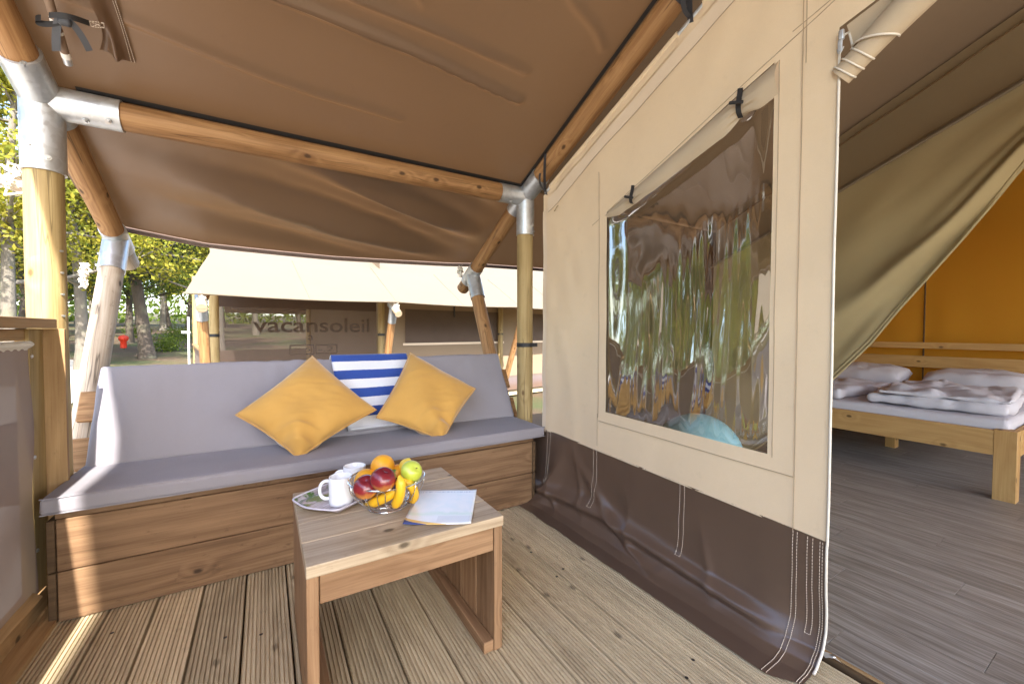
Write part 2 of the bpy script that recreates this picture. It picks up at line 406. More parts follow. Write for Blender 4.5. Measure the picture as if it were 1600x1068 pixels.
def leaf_mat(name, c0, c1, c2, tr=.45):
    t = NT(name); g = t.n('NewGeometry'); o = t.obj()
    r = g.outputs['Random Per Island']; big = t.noise(o, .9, 2)
    c = t.ramp(t.math('MULTIPLY_ADD', r, .6, t.math('MULTIPLY', big, .5)), [(.15, c0), (.5, c1), (.9, c2)])
    b = t.bsdf(c, .55, Specular_IOR_Level=.3); tl = t.n('BsdfTranslucent', {'Color': t.mix(.5, c, tuple(min(1, x*1.6) for x in c2))})
    return t.fin(t.n('MixShader', {0: tr, 1: b, 2: tl}))
M['leaf_spring'] = leaf_mat('spring_leaves', (.075, .105, .010), (.20, .215, .020), (.40, .34, .045))
M['leaf_green'] = leaf_mat('green_leaves', (.040, .078, .010), (.10, .155, .020), (.22, .25, .035))
M['leaf_dark'] = leaf_mat('dark_needles', (.010, .020, .008), (.020, .034, .012), (.045, .06, .018), .25)
def bark_mat(name, a, b):
    t = NT(name); o = t.obj(); n1 = t.noise(t.vmath('MULTIPLY', o, (5, 5, 1.3)), 3, 5, .7); n2 = t.noise(o, 2.2, 3)
    c = t.mix(n1, a, b); c = t.mix(t.n('MapRange', {0: n2, 1: .5, 2: .7, 3: 0.0, 4: .5}).outputs[0], c, (.15, .16, .09))
    return t.fin(t.bsdf(c, .9, t.bump(n1, .8, .03)))
M['bark'] = bark_mat('dark_bark', (.04, .03, .022), (.12, .093, .07)); M['bark_pale'] = bark_mat('pale_bark', (.085, .07, .055), (.22, .195, .155))
def ground_mat():
    t = NT('leaf_litter_ground'); o = t.obj()
    a = t.noise(o, .35, 5, .6); b = t.noise(o, 9, 4, .7); c_ = t.noise(o, 60, 2)
    dirt = t.mix(b, (.06, .036, .018), (.155, .095, .05)); grass = t.mix(b, (.032, .05, .012), (.085, .105, .025))
    c = t.mix(t.n('MapRange', {0: a, 1: .45, 2: .6}).outputs[0], dirt, grass)
    c = t.mix(t.math('MULTIPLY', c_, .3), c, (.09, .06, .03))
    return t.fin(t.bsdf(c, .95, t.bump(t.math('ADD', b, c_), .5, .05)))
M['ground'] = ground_mat()
M['gravel'] = plain('pale_gravel', (.56, .51, .44), .9, var=.14, scale=3, bumpk=.6, bumps=40)

# ================================================================== THE SETTING
def ground_z(x, y):
    r = math.hypot(x, y); base = -.32 + .055*max(0, r-9)*sstep(9, 16, r) - .02*max(0, r-32)
    front = sstep(-6, 6, y)
    return lerp(-.32, base, front) + .06*nz(x*.23, y*.23, 2.2)*sstep(4, 9, r)
mb = MB()
def gfn(u, v):
    # finer near, out to the horizon
    a = (u-.5)*2; b = (v-.5)*2
    x = math.copysign(abs(a)**2.2*260, a); y = math.copysign(abs(b)**2.2*260, b)
    return (x, y, ground_z(x, y))
mb.sheet(gfn, 110, 110, 500, 500)
struct(put('ground', mb, M['ground'], origin=(0, 0, 0)))
# pale gravel track that passes the tents on the left
mb = MB()
TR = [(-14, -8), (-7.5, 1), (-5.2, 6), (-4.3, 10), (-5.2, 15), (-8.0, 20), (-12, 25), (-20, 31)]
def trackfn(u, v):
    k = v*(len(TR)-1); i = min(int(k), len(TR)-2); f = k-i
    p = np.array(TR[i])*(1-f)+np.array(TR[i+1])*f; d = np.array(TR[i+1])-np.array(TR[i]); d = d/np.linalg.norm(d)
    n_ = np.array([d[1], -d[0]]); wd = 1.35+.22*nz(v*9, u*2)
    q = p+n_*(u-.5)*2*wd
    return (q[0], q[1], ground_z(*q)+.03)
mb.sheet(trackfn, 6, 70, 2.6, 40)
struct(put('gravel_track', mb, M['gravel']))

mb = MB()  # pale gravel added to bounce light into the porch, mostly out of view
def bounce_front(u, v):
    x = lerp(-7.5, 9.0, u); y = lerp(-13, -2.75, v); return (x+.3*nz(y*.4, 1)*(1 if u in (0, 1) else 0), y, ground_z(x, y)+.035)
mb.sheet(bounce_front, 24, 18)
def bounce_left(u, v):
    x = lerp(-4.6, -.80, u)+(.25*nz(v*6, 2) if u == 0 else 0); y = lerp(-2.75, 4.6, v); return (x, y, ground_z(x, y)+.035)
mb.sheet(bounce_left, 10, 18)
struct(put('bounce_gravel', mb, M['gravel'], angle=None))

# ---------------------------------------------------------------- deck of grooved boards
deck = empty('deck', (.45, 0, 0), 'x', 'x'); del deck['label']; del deck['category']; struct(deck)
PITCH, BW = .145, .139
prof = []
ng = 11; gw = BW/ng
for k in range(ng):
    x0 = -BW/2+k*gw
    prof += [(x0+gw*.24, -.0060), (x0+gw*.31, -.0006), (x0+gw*.38, 0), (x0+gw*.84, 0), (x0+gw*.92, -.0006)]
    if k < ng-1: prof += [(x0+gw*1.0, -.0060)]
prof = [(-BW/2, -.028), (-BW/2, -.003)]+prof+[(BW/2, -.003), (BW/2, -.028)]
def board_mesh(x, seed):
    b = MB(); ny = 10; y0, y1 = -2.6, 2.62; V = []; fs = []; us = []
    for j in range(ny+1):
        y = lerp(y0, y1, j/ny); wob = .0012*nz(seed*3.1, y*1.3)
        for p in prof: V.append((x+p[0]+wob, y, p[1]))
    K = len(prof)
    for j in range(ny):
        for i in range(K-1):
            fs.append([j*K+i, j*K+i+1, (j+1)*K+i+1, (j+1)*K+i])
            ya = lerp(y0, y1, j/ny); yb = lerp(y0, y1, (j+1)/ny)
            us.append([(ya, prof[i][0]), (ya, prof[i+1][0]), (yb, prof[i+1][0]), (yb, prof[i][0])])
    b.add(V, fs, us, smooth=False); return b
for k in range(-3, 13):
    xc = -.222+PITCH*(k+.5)
    if xc+BW/2 > 1.56: continue
    put('deck_board', board_mesh(xc, k), M['deck'], deck, angle=None)
mb = MB(); mb.box((.45, 0, -.10), (2.2, 5.2, .12), bev=0)
put('joist_frame', mb, M['bench_end'], deck)
mb = MB(); mb.box((-.685, .6, -.006), (.075, 3.3, .05), grain=1); put('edge_board', mb, M['rail'], deck)
# little dirt marks and screw holes on the boards
mb = MB()
for (px, py) in [(352, 995), (408, 990), (880, 888), (762, 868), (1083, 1030), (1073, 1058), (175, 988), (870, 900), (830, 862), (918, 860)]:
    p = hz(px, py, .0006); mb.lathe([(.0001, .0003), (.0045, .0003), (.006, 0)], 9, p)
put('screw_head', mb, plain('dark_screw', (.03, .022, .018), .6), deck)

# ---------------------------------------------------------------- interior floor of vinyl planks
floor = empty('floor', (3.8, 0, 0), 'x', 'x'); del floor['label']; del floor['category']; struct(floor)
mb = MB(); mb.box((3.85, -.1, -.02), (4.62, 5.2, .05), bev=0); put('subfloor', mb, M['bench_end'], floor)
pm = None
fx0 = 1.565; PWD = .152; PL = 1.22
for r_ in range(30):
    x = fx0+PWD*(r_+.5); offs = (r_*.377) % 1.0
    for q in range(-3, 3):
        y = (q+offs)*PL
        if y > 2.4 or y < -2.7: continue
        if pm is None:
            b = MB(); b.box((0, 0, 0), (PWD-.0012, PL-.0012, .006), grain=1, bev=.0008, seg=1)
            ob = put('floor_plank', b, M['vinyl'], floor, origin=(0, 0, 0)); pm = ob
            ob.location = Vector((x, y, .009))-floor.location
        else:
            c = pm.copy(); COL.objects.link(c); c.location = Vector((x, y, .009))-floor.location
mb = MB(); mb.box((1.558, -.2, .002), (.012, 4.9, .016), grain=1, bev=.002); put('threshold', mb, M['rail'], floor)

# ================================================================== OUR TENT: FRAME OF POLES
XL, XR, YP, ZB = -.733, 1.515, 2.35, 1.945
frame = empty('tent_frame', (XR, YP, 0), 'round timber pole frame of the porch with galvanised corner joints', 'tent frame')
def pole(name, pts, r, mat, parent, n=20):
    b = MB(); P = []
    pts = [np.array(p, float) for p in pts]
    for k in range(len(pts)-1):
        for f in np.linspace(0, 1, 14)[:-1 if k < len(pts)-2 else None]: P.append(pts[k]*(1-f)+pts[k+1]*f)
    sd_ = random.random()*50
    rs = [r*(1+.018*nz(i*.35, sd_)) for i in range(len(P))]
    P = [p+np.array([nz(i*.16, sd_, 1), nz(i*.16, sd_, 5), 0])*.004 for i, p in enumerate(P)]
    b.tube(P, rs, n); return put(name, b, mat, parent, angle=40)
PR = .053
ridge_y, RS, LS = -.95, .434, .53            # ridge, upper and lower roof slopes
def roof_z(y): return 2.015+RS*(YP-y)
ridge_z = roof_z(ridge_y)
def rafter(x, name='rafter', zoff=0.0):
    y1 = 1.03 if x > 0 else ridge_y
    return pole(name, [(x, YP-.12, ZB+.015+zoff+RS*.10), (x, ridge_y, ZB+.015+zoff+RS*(YP-.02-ridge_y))], PR, M['pole'], frame)
lp = pole('post', [(XL, YP, -.32), (XL, YP, 1.80)], .056, M['post'], frame)
rp = pole('post', [(XR, YP, -.32), (XR, YP, 1.80)], .053, M['post'], frame)
pole('beam', [(XL+.05, YP, ZB), (XR-.05, YP, ZB)], .056, M['pole'], frame)
rafter(XL); rafter(XR)
LEFT = dict(j=(XL, 3.27, 1.585), top=(XL, YP, 2.0)); RIGHT = dict(j=(XR, 3.17, 1.53), top=(XR, YP, 1.965))
for sd_, foot_y, m_ in ((LEFT, 2.22, M['weathered']), (RIGHT, 2.28, M['pole'])):
    j = np.array(sd_['j']); t_ = np.array(sd_['top']); d = (j-t_)/np.linalg.norm(j-t_)
    pole('lower_rafter', [t_+d*.05, j-d*.02], PR, M['pole'], frame)
    pole('rafter_end', [j+d*.05, j+d*(.27 if m_ is M['weathered'] else .23)], PR*.98, M['weathered'] if m_ is M['weathered'] else M['pole'], frame)
    foot = np.array([j[0], foot_y, -.30]); e = (foot-j)/np.linalg.norm(foot-j)
    pole('brace_post', [j+e*.05, foot], PR, m_, frame)
    b = MB(); b.tube([j-d*.09, j+d*.11], .0595, 24, caps=True); b.tube([j+d*.0, j+e*.235], .0595, 24, caps=True)
    br = put('joint_bracket', b, M['steel'], frame)
    for q in (.12, .20):
        b = MB(); b.tube([j+e*q+np.array([-.058, 0, 0]), j+e*q+np.array([-.068, 0, 0])], .007, 8); put('bolt', b, M['bolt'], br)
for x, s, rr in ((XL, 1, .0635), (XR, -1, .060)):
    lowt = LEFT if s == 1 else RIGHT
    c = np.array([x, YP, ZB]); up_ = np.array([0, -1, RS]); up_ /= np.linalg.norm(up_)
    lo = np.array(lowt['j'])-np.array(lowt['top']); lo /= np.linalg.norm(lo)
    b = MB(); b.tube([c+(0, 0, .055), (x, YP, 1.665 if s == 1 else 1.69)], rr, 28)
    b.tube([c, c+np.array([s, 0, 0])*(.235 if s == 1 else .205)], rr*.985, 28)
    b.tube([c+(0, 0, .0063), c+(0, 0, .0063)+up_*.20], rr*.985, 28)
    b.tube([np.array(lowt['top']), np.array(lowt['top'])+lo*.16], rr*.975, 28)
    cb = put('corner_bracket', b, M['steel'], frame)
    spots = [((x-.02*s, YP-rr+.004, 1.75), (0, -1, 0)), ((x+.028, YP-rr+.008, 1.71), (.3, -1, 0)), ((x+s*.20, YP-rr*.75, ZB-.05), (0, -.7, -.7)), ((x+s*.13, YP-rr*.5, ZB-.058), (0, -.4, -1))]
    if s == 1: spots.append(((x+.02, YP-.20, ZB+.04), (.6, -.3, -.7)))
    for p_, d_ in spots:
        p_ = np.array(p_); d_ = np.array(d_, float); d_ /= np.linalg.norm(d_)
        bb = MB(); bb.tube([p_-d_*.004, p_+d_*.003], .011, 10); bb.tube([p_+d_*.003, p_+d_*.010], .0065, 6)
        put('bolt', bb, M['bolt'], cb, angle=30)
# lacing studs up the edge of the big left post
for k in range(11):
    z = 1.36-.085*k; p = np.array([XL+.046, YP-.028, z]); d = np.array([.85, -.5, 0])
    b = MB(); b.tube([p, p+d*.010], .0045, 7); put('stud', b, M['bolt'], frame)
# black tie round the right post
b = MB(); b.lathe([(.054, -.014), (.0565, -.013), (.0565, .013), (.054, .014)], 24, (XR, YP, .955)); put('post_tie', b, M['black'], frame)
b = MB(); b.box((XR+.05, YP-.045, .955), (.04, .01, .026), bev=.002); put('post_tie', b, M['black'], frame)
# black clamp near the top of the right rafter
q0 = hx(1058, 5, XR); b = MB(); d_ = np.array([0, -1, RS]); d_ /= np.linalg.norm(d_)
b.tube([np.array([XR, q0[1], ZB+.015+RS*(YP-.02-q0[1])])-d_*.0, np.array([XR, q0[1], ZB+.015+RS*(YP-.02-q0[1])])+d_*.16], .0565, 24); put('rafter_clamp', b, M['strap_grey'], frame)
# rope bundles knotted round the rafter ends
def rope_bundle(c, r, seed, parent, name='rope_knot', mat=None):
    rn = random.Random(seed); b = MB(); P = []
    for i in range(60):
        a = i*1.9+rn.uniform(-.8, .8); P.append(np.array(c)+np.array([math.cos(a)*r*rn.uniform(.3, 1.1), math.sin(a)*r*rn.uniform(.3, 1.1), -i*r*.035+r*1.4+rn.uniform(-.9, .9)*r]))
    b.tube(P, r*.14, 6); return put(name, b, mat or M['rope'], parent)
rope_bundle((XL-.085, 3.07, 1.36), .024, 3, frame)
rope_bundle((XL-.085, 3.05, 1.30), .020, 4, frame)
rope_bundle((XR-.055, 3.30, 1.55), .03, 5, frame)
k0 = hy(20, 284, 2.42); b = MB(); b.tube([k0+np.array([.11, 0, -.02]), k0+np.array([-.02, 0, 0])], .028, 14); b2 = put('cleat', b, M['weathered'], frame)
rope_bundle(k0+np.array([.01, -.02, -.01]), .036, 8, frame); rope_bundle(k0+np.array([-.05, -.01, -.015]), .030, 9, frame)

# ---------------------------------------------------------------- roof canvas
roof = empty('roof_canvas', (0, ridge_y, ridge_z), 'brown canvas roof stretched over the porch rafters and beam', 'tent roof')
RX0, RX1 = -.822, 6.25
folds = [  # (x0,y0,x1,y1,height) creases of the folded canvas, in roof plan
    (-.30, 1.72, 1.15, 1.83, .010), (-.45, 1.62, 1.1, 1.71, .006), (-.25, 1.15, 1.0, 1.38, .007), (.0, .95, .95, 1.35, .006), (.42, 1.02, .60, 1.30, .006), (.72, 1.18, .86, 1.42, .006), (-.6, 2.0, .6, 2.12, .005), (-.7, .7, .4, .95, .006), (.95, 1.3, 1.4, 1.5, .004), (.3, 1.5, .55, 1.6, .004)]
def crease(x, y):
    h = 0
    for (a, b_, c_, d_, k) in folds:
        vx, vy = c_-a, d_-b_; L2 = vx*vx+vy*vy; t = ((x-a)*vx+(y-b_)*vy)/L2; tt = min(1, max(0, t))
        wob = .012*math.sin(7*t+a*9)
        dist = math.hypot(x-a-vx*tt, y-b_-vy*tt+wob); sg = (y-b_-vy*tt+wob)
        h += k*math.exp(-(dist/(.011 if sg > 0 else .024))**2)*sstep(-.2, .12, t)*(1-sstep(.88, 1.2, t))
    return h
def upper(u, v, x0=RX0, x1=RX1):
    x = lerp(x0, x1, u); y = lerp(YP+.03, ridge_y, v)
    mid = math.sin(math.pi*min(1, max(0, (x-XL)/(XR-XL)))) if XL < x < XR else .35*abs(math.sin(math.pi*(x-XR)/2.25))
    sag = -.020*mid*math.sin(math.pi*v) + (.012*nz(x*1.1, y*1.7, 3)+.005*nz(x*3.1, y*2.3, 8))*min(1, 6*v)*min(1, 8*(1-v))
    return (x, y, roof_z(y)+.002+sag-2.3*crease(x, y)*min(1, 12*v)*min(1, 8*(1-v)))
b = MB(); b.sheet(lambda u, v: upper(u, v, RX0, 1.56), 260, 300); put('upper_panel', b, M['roof'], roof, angle=None)
b = MB(); b.sheet(lambda u, v: upper(u, v, 1.56, RX1), 60, 40); put('inner_panel', b, M['roof_in'], roof, angle=None)
EAVE = [(-.83, 1.665), (-.733, 1.668), (-.5, 1.635), (-.31, 1.61), (.1, 1.602), (.44, 1.598), (.9, 1.612), (1.35, 1.628), (1.6, 1.645), (2.3, 1.66), (6.3, 1.66)]
YE = 3.30
def lower(u, v, x0=RX0, x1=RX1):
    x = lerp(x0, x1, u); y = lerp(YP+.0, YE, v)
    z0 = roof_z(YP)+.004; z1 = interp(EAVE, x)
    z = lerp(z0, z1, v); w_ = (x-XL)/(XR-XL)
    if -.1 < w_ < 1.1:
        ww = max(0, math.sin(math.pi*min(1, max(0, w_))))
        ph = v*2.1-w_*1.55+.15*math.sin(3*w_)       # long slack folds running from upper left to lower right
        z += ww*(.066*math.sin(2*math.pi*ph)*math.sin(math.pi*min(1, v*1.02))*(.45+.8*w_)
                 + .030*math.sin(2*math.pi*(2.3*ph+.3))*math.sin(math.pi*v)*w_) - .02*ww*math.sin(math.pi*v)
        z += .0035*nz(x*9, v*9, 5)*math.sin(math.pi*v)
        z += .003*math.sin(2*math.pi*(v*1.2+.3*w_)*5)*ww*math.exp(-((v-.62)/.12)**2)
    return (x, y, z)
b = MB(); b.sheet(lambda u, v: lower(u, v, RX0, 1.56), 110, 70); b.sheet(lambda u, v: lower(u, v, 1.56, RX1), 40, 14)
put('lower_panel', b, M['roof'], roof, angle=None)
b = MB(); b.sheet(lambda u, v: (lerp(RX0, RX1, u), YE+.004+.004*v, interp(EAVE, lerp(RX0, RX1, u))+.004-.030*v), 90, 2)
b.tube([(x, YE+.003, interp(EAVE, x)-.026) for x in np.linspace(RX0, RX1, 60)], .006, 8)
put('eave_hem', b, cloth('grey_brown_hem', (.17, .12, .10), rough=.6), roof)
b = MB(); b.sheet(lambda u, v: (lerp(RX0, RX1, u), lerp(ridge_y+.03, -3.3, v), lerp(ridge_z+.012, roof_z(2*ridge_y+3.3), v)), 30, 20)
put('front_panel', b, M['roof'], roof, angle=None)
# black strips standing in for the dark gap between canvas, beam and rafter
b = MB(); b.sheet(lambda u, v: (lerp(XL+.1, XR-.02, u), YP-.006-.024*v, roof_z(YP-.006-.024*v)-.012), 30, 2); b.sheet(lambda u, v: (XR-.042-.022*v, lerp(2.32, .2, u), roof_z(lerp(2.32, .2, u))-.022), 30, 2)
put('gap_strip', b, M['black'], roof)
# flap with stitched hem at upper left, laced to a tension tube
def roofpt(px, py, dn=.02): return hplane(px, py, (0, RS, 1), 2.015+RS*YP-dn)
fc = [roofpt(118, -30, .05), roofpt(172, -30, .02), roofpt(213, 98, .008), roofpt(156, 82, .03)]
def flap(u, v):
    p = (1-u)*(1-v)*fc[0]+u*(1-v)*fc[1]+u*v*fc[2]+(1-u)*v*fc[3]; q = np.array(p)
    q[2] -= .035*math.exp(-((u-.35-.3*(v-.6))/.18)**2)*sstep(.2, .9, v)*(1-sstep(.93, 1, v)) + .012*math.sin(5*u+4*v)*(1-u)
    q[0] += .03*math.sin(math.pi*v)*(1-u)
    return q
b = MB(); b.sheet(flap, 24, 28); put('hem_flap', b, M['roof'], roof, angle=None)
def dashes(b, fn, n, r=.0011, fill=.68, seg=2):
    for k in range(n):
        ts = [(k+fill*q/seg)/n for q in range(seg+1)]; b.tube([fn(t) for t in ts], r, 4, caps=False)
b = MB()
for uu in (.86, .96): dashes(b, lambda t, uu=uu: np.array(flap(uu, t))+(0, 0, -.003), 42)
c4 = [roofpt(139, 33, .05), roofpt(162, 36, .05), roofpt(163, 44, .05), roofpt(143, 42, .05)]
for i, j in ((0, 1), (1, 2), (2, 3), (3, 0), (0, 2), (1, 3)): dashes(b, lambda t, i=i, j=j: c4[i]*(1-t)+c4[j]*t, 5)
put('stitching', b, M['thread'], roof)['kind'] = 'stuff'

# tension tube tied up with a black strap at the upper left
tt = empty('tension_tube', roofpt(100, 100, .06), 'steel tipped tension tube tied with a dark strap bow under the roof', 'tent tube')
a0, a1 = roofpt(62, -45, .075), roofpt(107, 100, .075)
dv = a1-a0
b = MB(); b.tube([a0, a0+dv*.52], .0125, 14); b.tube([a0+dv*.56, a0+dv*.86], .0125, 14); put('sleeve', b, M['grey_sleeve'], tt)
for f0, f1 in ((.46, .53), (.60, .63), (.85, .92)):
    b = MB(); b.tube([a0+dv*f0, a0+dv*f1], .0135, 14); put('tape_band', b, M['tape'], tt)
b = MB(); b.tube([a0+dv*.92, a0+dv*1.0], .0125, 16); put('tube_tip', b, M['steel'], tt)
def ribbon(b, pts, wv, th=.0015):
    pts = [np.array(p, float) for p in pts]; wv = np.array(wv, float)
    b.sheet(lambda u, v: pts[int(round(v*(len(pts)-1)))]+wv*(u-.5), 2, len(pts)-1)
def bez(P, n=12):
    P = [np.array(p, float) for p in P]; out = []
    for k in range(n+1):
        t = k/n; Q = P[:]
        while len(Q) > 1: Q = [Q[i]*(1-t)+Q[i+1]*t for i in range(len(Q)-1)]
        out.append(Q[0])
    return out
kn = roofpt(96, 32, .10); sgt = M['strap_grey']
def rp_(px, py, dn=.105): return roofpt(px, py, dn)
wr = RGT*.030; wd_ = UPV*.026
b = MB(); ribbon(b, bez([rp_(92, 28), rp_(86, 45), rp_(88, 80)]), wr*1.05); put('strap_tail', b, sgt, tt)
b = MB(); ribbon(b, bez([rp_(104, 30), rp_(122, 42), rp_(140, 80)]), wr*.8+UPV*.004); put('strap_tail', b, sgt, tt)
b = MB(); ribbon(b, bez([rp_(64, 28, .085), rp_(44, 26, .05), rp_(58, 46, .10), rp_(98, 34)]), wd_*.8); ribbon(b, bez([rp_(76, 24), rp_(100, 22), rp_(116, 28), rp_(140, 37, .05)]), wd_*.75); put('strap_loop', b, M['black'], tt)
b = MB(); b.rounded(rp_(101, 34, .11), (.034, .02, .028), .009, (3, 3, 3)); put('knot', b, sgt, tt)

# ================================================================== CANVAS WALL WITH THE WINDOW
XW = 1.48; YZ, YL = .572, 2.085
wall = empty('canvas_wall', (XW, 1.3, 0), 'beige canvas tent wall with a clear window and a brown skirt', 'tent wall')
def wtop(y): return 1.874+.409*(2.091-y)
def wx(y, z):
    return XW + .006*nz(y*2.2, z*1.4, 7)+.010*math.sin(math.pi*min(1, max(0, (y-.6)/1.5)))*math.sin(math.pi*min(1, max(0, z/2))) - .004*math.exp(-((y-1.95)/.05)**2)*math.sin(z*9) + .006*nz(y*9-z*2.5, z*3, 4)*sstep(1.52, 1.85, y) + .0035*nz((y+z*.7)*7, (z-y)*2.2, 12)
def bz(y): return interp([(.56, .395), (2.09, .438)], y)          # where skirt meets canvas
def skx(y, z): return wx(y, z)
# patches of the wall: each (y0,y1, zlo(y), zhi(y))
def patch(b, y0, y1, zl, zh, nu, nv, dx=0.0):
    def fn(u, v):
        y = lerp(y0, y1, u); z = lerp(zl(y), zh(y), v); return (wx(y, z)+dx, y, z)
    b.sheet(fn, nu, nv)
WY0, WY1 = .748, 1.548                          # window opening
wbot = lambda y: interp([(.748, .622), (1.548, .632)], y)
wrol = lambda y: interp([(.74, 1.958), (1.625, 1.612)], y)          # seam where the blind hangs from
seamz = lambda y: interp([(.57, 2.05), (.678, 2.006), (1.625, 1.612), (2.1, 1.42)], y)
b = MB()
patch(b, YL, WY1, bz, wtop, 36, 60); patch(b, WY0, YZ, bz, wtop, 14, 60)
patch(b, WY1, WY0, bz, wbot, 40, 10); patch(b, WY1, WY0, wrol, wtop, 40, 24)
patch(b, YZ, -1.0, lambda y: interp([(-1, 2.40), (YZ, 1.955)], y), lambda y: min(wtop(y), ridge_z-.05), 20, 16)
put('wall_panel', b, M['canvas'], wall, angle=None, weld=True)
# overlaid tapes and hems, 3 mm proud
b = MB()
patch(b, WY1+.045, WY1-.006, lambda y: wbot(y)-.035, lambda y: wrol(y)+.02, 3, 40, -.003)
patch(b, WY0+.006, WY0-.075, lambda y: wbot(y)-.05, lambda y: seamz(y)-.005, 3, 40, -.003)
patch(b, WY1+.045, WY0-.075, lambda y: wbot(y)-.05, lambda y: wbot(y)+.006, 30, 3, -.0045)
put('window_tape', b, M['canvas'], wall, angle=None)
b = MB(); patch(b, 2.04, -.9, lambda y: wtop(y)-.115-.02*sstep(1.6, 2.05, y), lambda y: wtop(y)-.05, 60, 2, -.004)
patch(b, YL, YL-.035, lambda y: .43, lambda y: wtop(y)-.10, 2, 30, -.004)
put('hem_strip', b, M['canvas_hem'], wall, angle=None)
b = MB(); patch(b, 2.02, 1.135, lambda y: wtop(y)-.04, lambda y: wtop(y)+.012, 40, 2, -.006); patch(b, 1.02, -.8, lambda y: wtop(y)-.04, lambda y: wtop(y)+.012, 30, 2, -.006)
for ya, yb in ((2.02, 1.135), (1.02, -.8)): b.tube([(XW+.006, y, wtop(y)+.010) for y in np.linspace(ya, yb, 14)], .017, 12)
put('sleeve_hem', b, M['canvas'], wall)
b = MB(); b.tube([(XW+.006, 2.07, wtop(2.07)+.008), (XW+.006, -.8, wtop(-.8)+.008)], .0125, 14); put('hem_tube', b, M['steel'], wall)
# thin seams
b = MB()
def seam(f, n=24, dx=-.0015): b.tube([(lambda y, z: (wx(y, z)+dx, y, z))(*f(t)) for t in np.linspace(0, 1, n)], .0011, 5, caps=False)
seam(lambda t: (1.5955, lerp(.60, 1.86, t)), 30, -.0045); seam(lambda t: (1.603, lerp(.45, .62, t)), 8)
seam(lambda t: (lerp(2.03, -.6, t), wtop(lerp(2.03, -.6, t))-.117-.02*sstep(1.6, 2.05, lerp(2.03, -.6, t))), 60, -.0045)
seam(lambda t: (lerp(1.65, .57, t), seamz(lerp(1.65, .57, t))), 40); seam(lambda t: (.668, lerp(.40, 2.25, t)), 40, -.0045); seam(lambda t: (.660, lerp(1.9, 2.3, t)), 10)
seam(lambda t: (.742-.004, lerp(.62, 1.95, t)), 30, -.0045); seam(lambda t: (lerp(1.59, .67, t), wbot(lerp(1.59, .67, t))-.048), 30, -.006)
seam(lambda t: (lerp(.70, -.6, t), interp([(-.6, 2.42), (.70, 2.02)], lerp(.70, -.6, t))), 20)
put('seam', b, M['seam'], wall)
# clear PVC pane, slack and rippled
def pane(u, v):
    y = lerp(WY1+.01, WY0-.01, u); zl = wbot(y)-.01; zh = wrol(y)-.02; z = lerp(zl, zh, v)
    low = 1-sstep(.42+.25*u+.10*nz(y*9, 2), .62+.25*u+.10*nz(y*9, 2), v); edge = math.sin(math.pi*u)**.5*min(1, 6*v+.1)*min(1, 5*(1-v))
    k = 1.6*nz(y*3, z*.6, 3)
    x = .0042*low*math.sin(31*y+2.2*k+3*z*(u-.3))+.0030*low*nz(y*38, z*2.2, 1)+.0022*(.35+.65*low)*nz(y*22, z*4, 9)+.0022*low*nz(y*7, z*3.1, 11)+.0030*(1-low)*nz(y*6, z*1.2, 3)
    return (wx(y, z)+.006+x*edge*1.35+.040*sstep(0, .55, v)*sstep(0, .14, u)*sstep(0, .14, 1-u)*(1-.9*sstep(.94, 1, v)), y, z)
b = MB(); b.sheet(pane, 190, 150); put('window_pane', b, M['pvc'], wall, angle=None)
# rolled up blind above the pane
RL = [(.745, .057), (.80, .056), (.866, .044), (.93, .052), (1.0, .050), (1.125, .046), (1.25, .043), (1.366, .034), (1.46, .032), (1.55, .010), (1.57, .004)]
def blind(u, v):
    y = lerp(1.57, .742, u); r = interp(RL, y); zc = wrol(y)-r*.98; a = -math.pi/2+v*1.5*math.pi-.2
    gat = 1+.10*math.sin(6*a+y*30)*math.exp(-((y-.866)/.05)**2)+.10*math.sin(5*a)*math.exp(-((y-1.366)/.04)**2)
    rr = r*gat*(1+.03*nz(y*9, a))
    return (XW-.004-(rr*.42)*(1+math.sin(a+math.pi/2+.2)*.0)-.42*rr*math.cos(a-math.pi/2) if False else XW+.004-.45*rr*max(0, math.sin(v*math.pi)), y, wrol(y)-.002-v*2*r*gat+.01*nz(y*11, v*2)*math.sin(math.pi*v))
b = MB(); b.sheet(blind, 70, 16); put('rolled_blind', b, M['canvas'], wall, angle=None)
for y in (1.366, .866):
    r = interp(RL, y); tz = wrol(y); d_ = .012
    b = MB(); pts = [(XW-.006, y, tz+.012), (XW-.010, y-.002, tz-.02), (XW-.034, y-.005, tz-.055), (XW-.030, y-.004, tz-.08), (XW-.002, y-.002, tz-2*r-.006)]
    ribbon(b, bez(pts, 10), np.array([0, .020, .006])); put('toggle_strap', b, M['black'], wall)
    b = MB(); b.tube([(XW-.036, y-.026, tz-.058), (XW-.036, y+.020, tz-.040)], .006, 8); put('toggle', b, M['black'], wall)
# straps that tie the hem tube to the rafter
for y in (2.06, 1.075):
    b = MB(); z = wtop(y); rz = ZB+.015+RS*(YP-y)
    ribbon(b, bez([(XW+.0, y, z-.012), (XW-.02, y, z+.02), (XR-.058, y-.01, rz-.02), (XR-.05, y-.01, rz+.03)]), (0, .026, .008))
    ribbon(b, bez([(XW-.012, y, z+.012), (XW-.05, y+.02, z+.05), (XW-.06, y-.02, z+.10)]), (0, .022, .006)); put('hem_strap', b, sgt, wall)
b = MB(); hk = np.array([wx(1.942, 1.766)-.004, 1.942, 1.766]); b.tube(bez([hk+(0, 0, .014), hk+(-.012, 0, .01), hk+(-.014, .012, -.018), hk+(-.012, .022, -.022), hk+(-.01, .022, -.008)]), .0018, 6); put('hook', b, plain('brass_hook', (.30, .2, .09), .4, .9), wall)
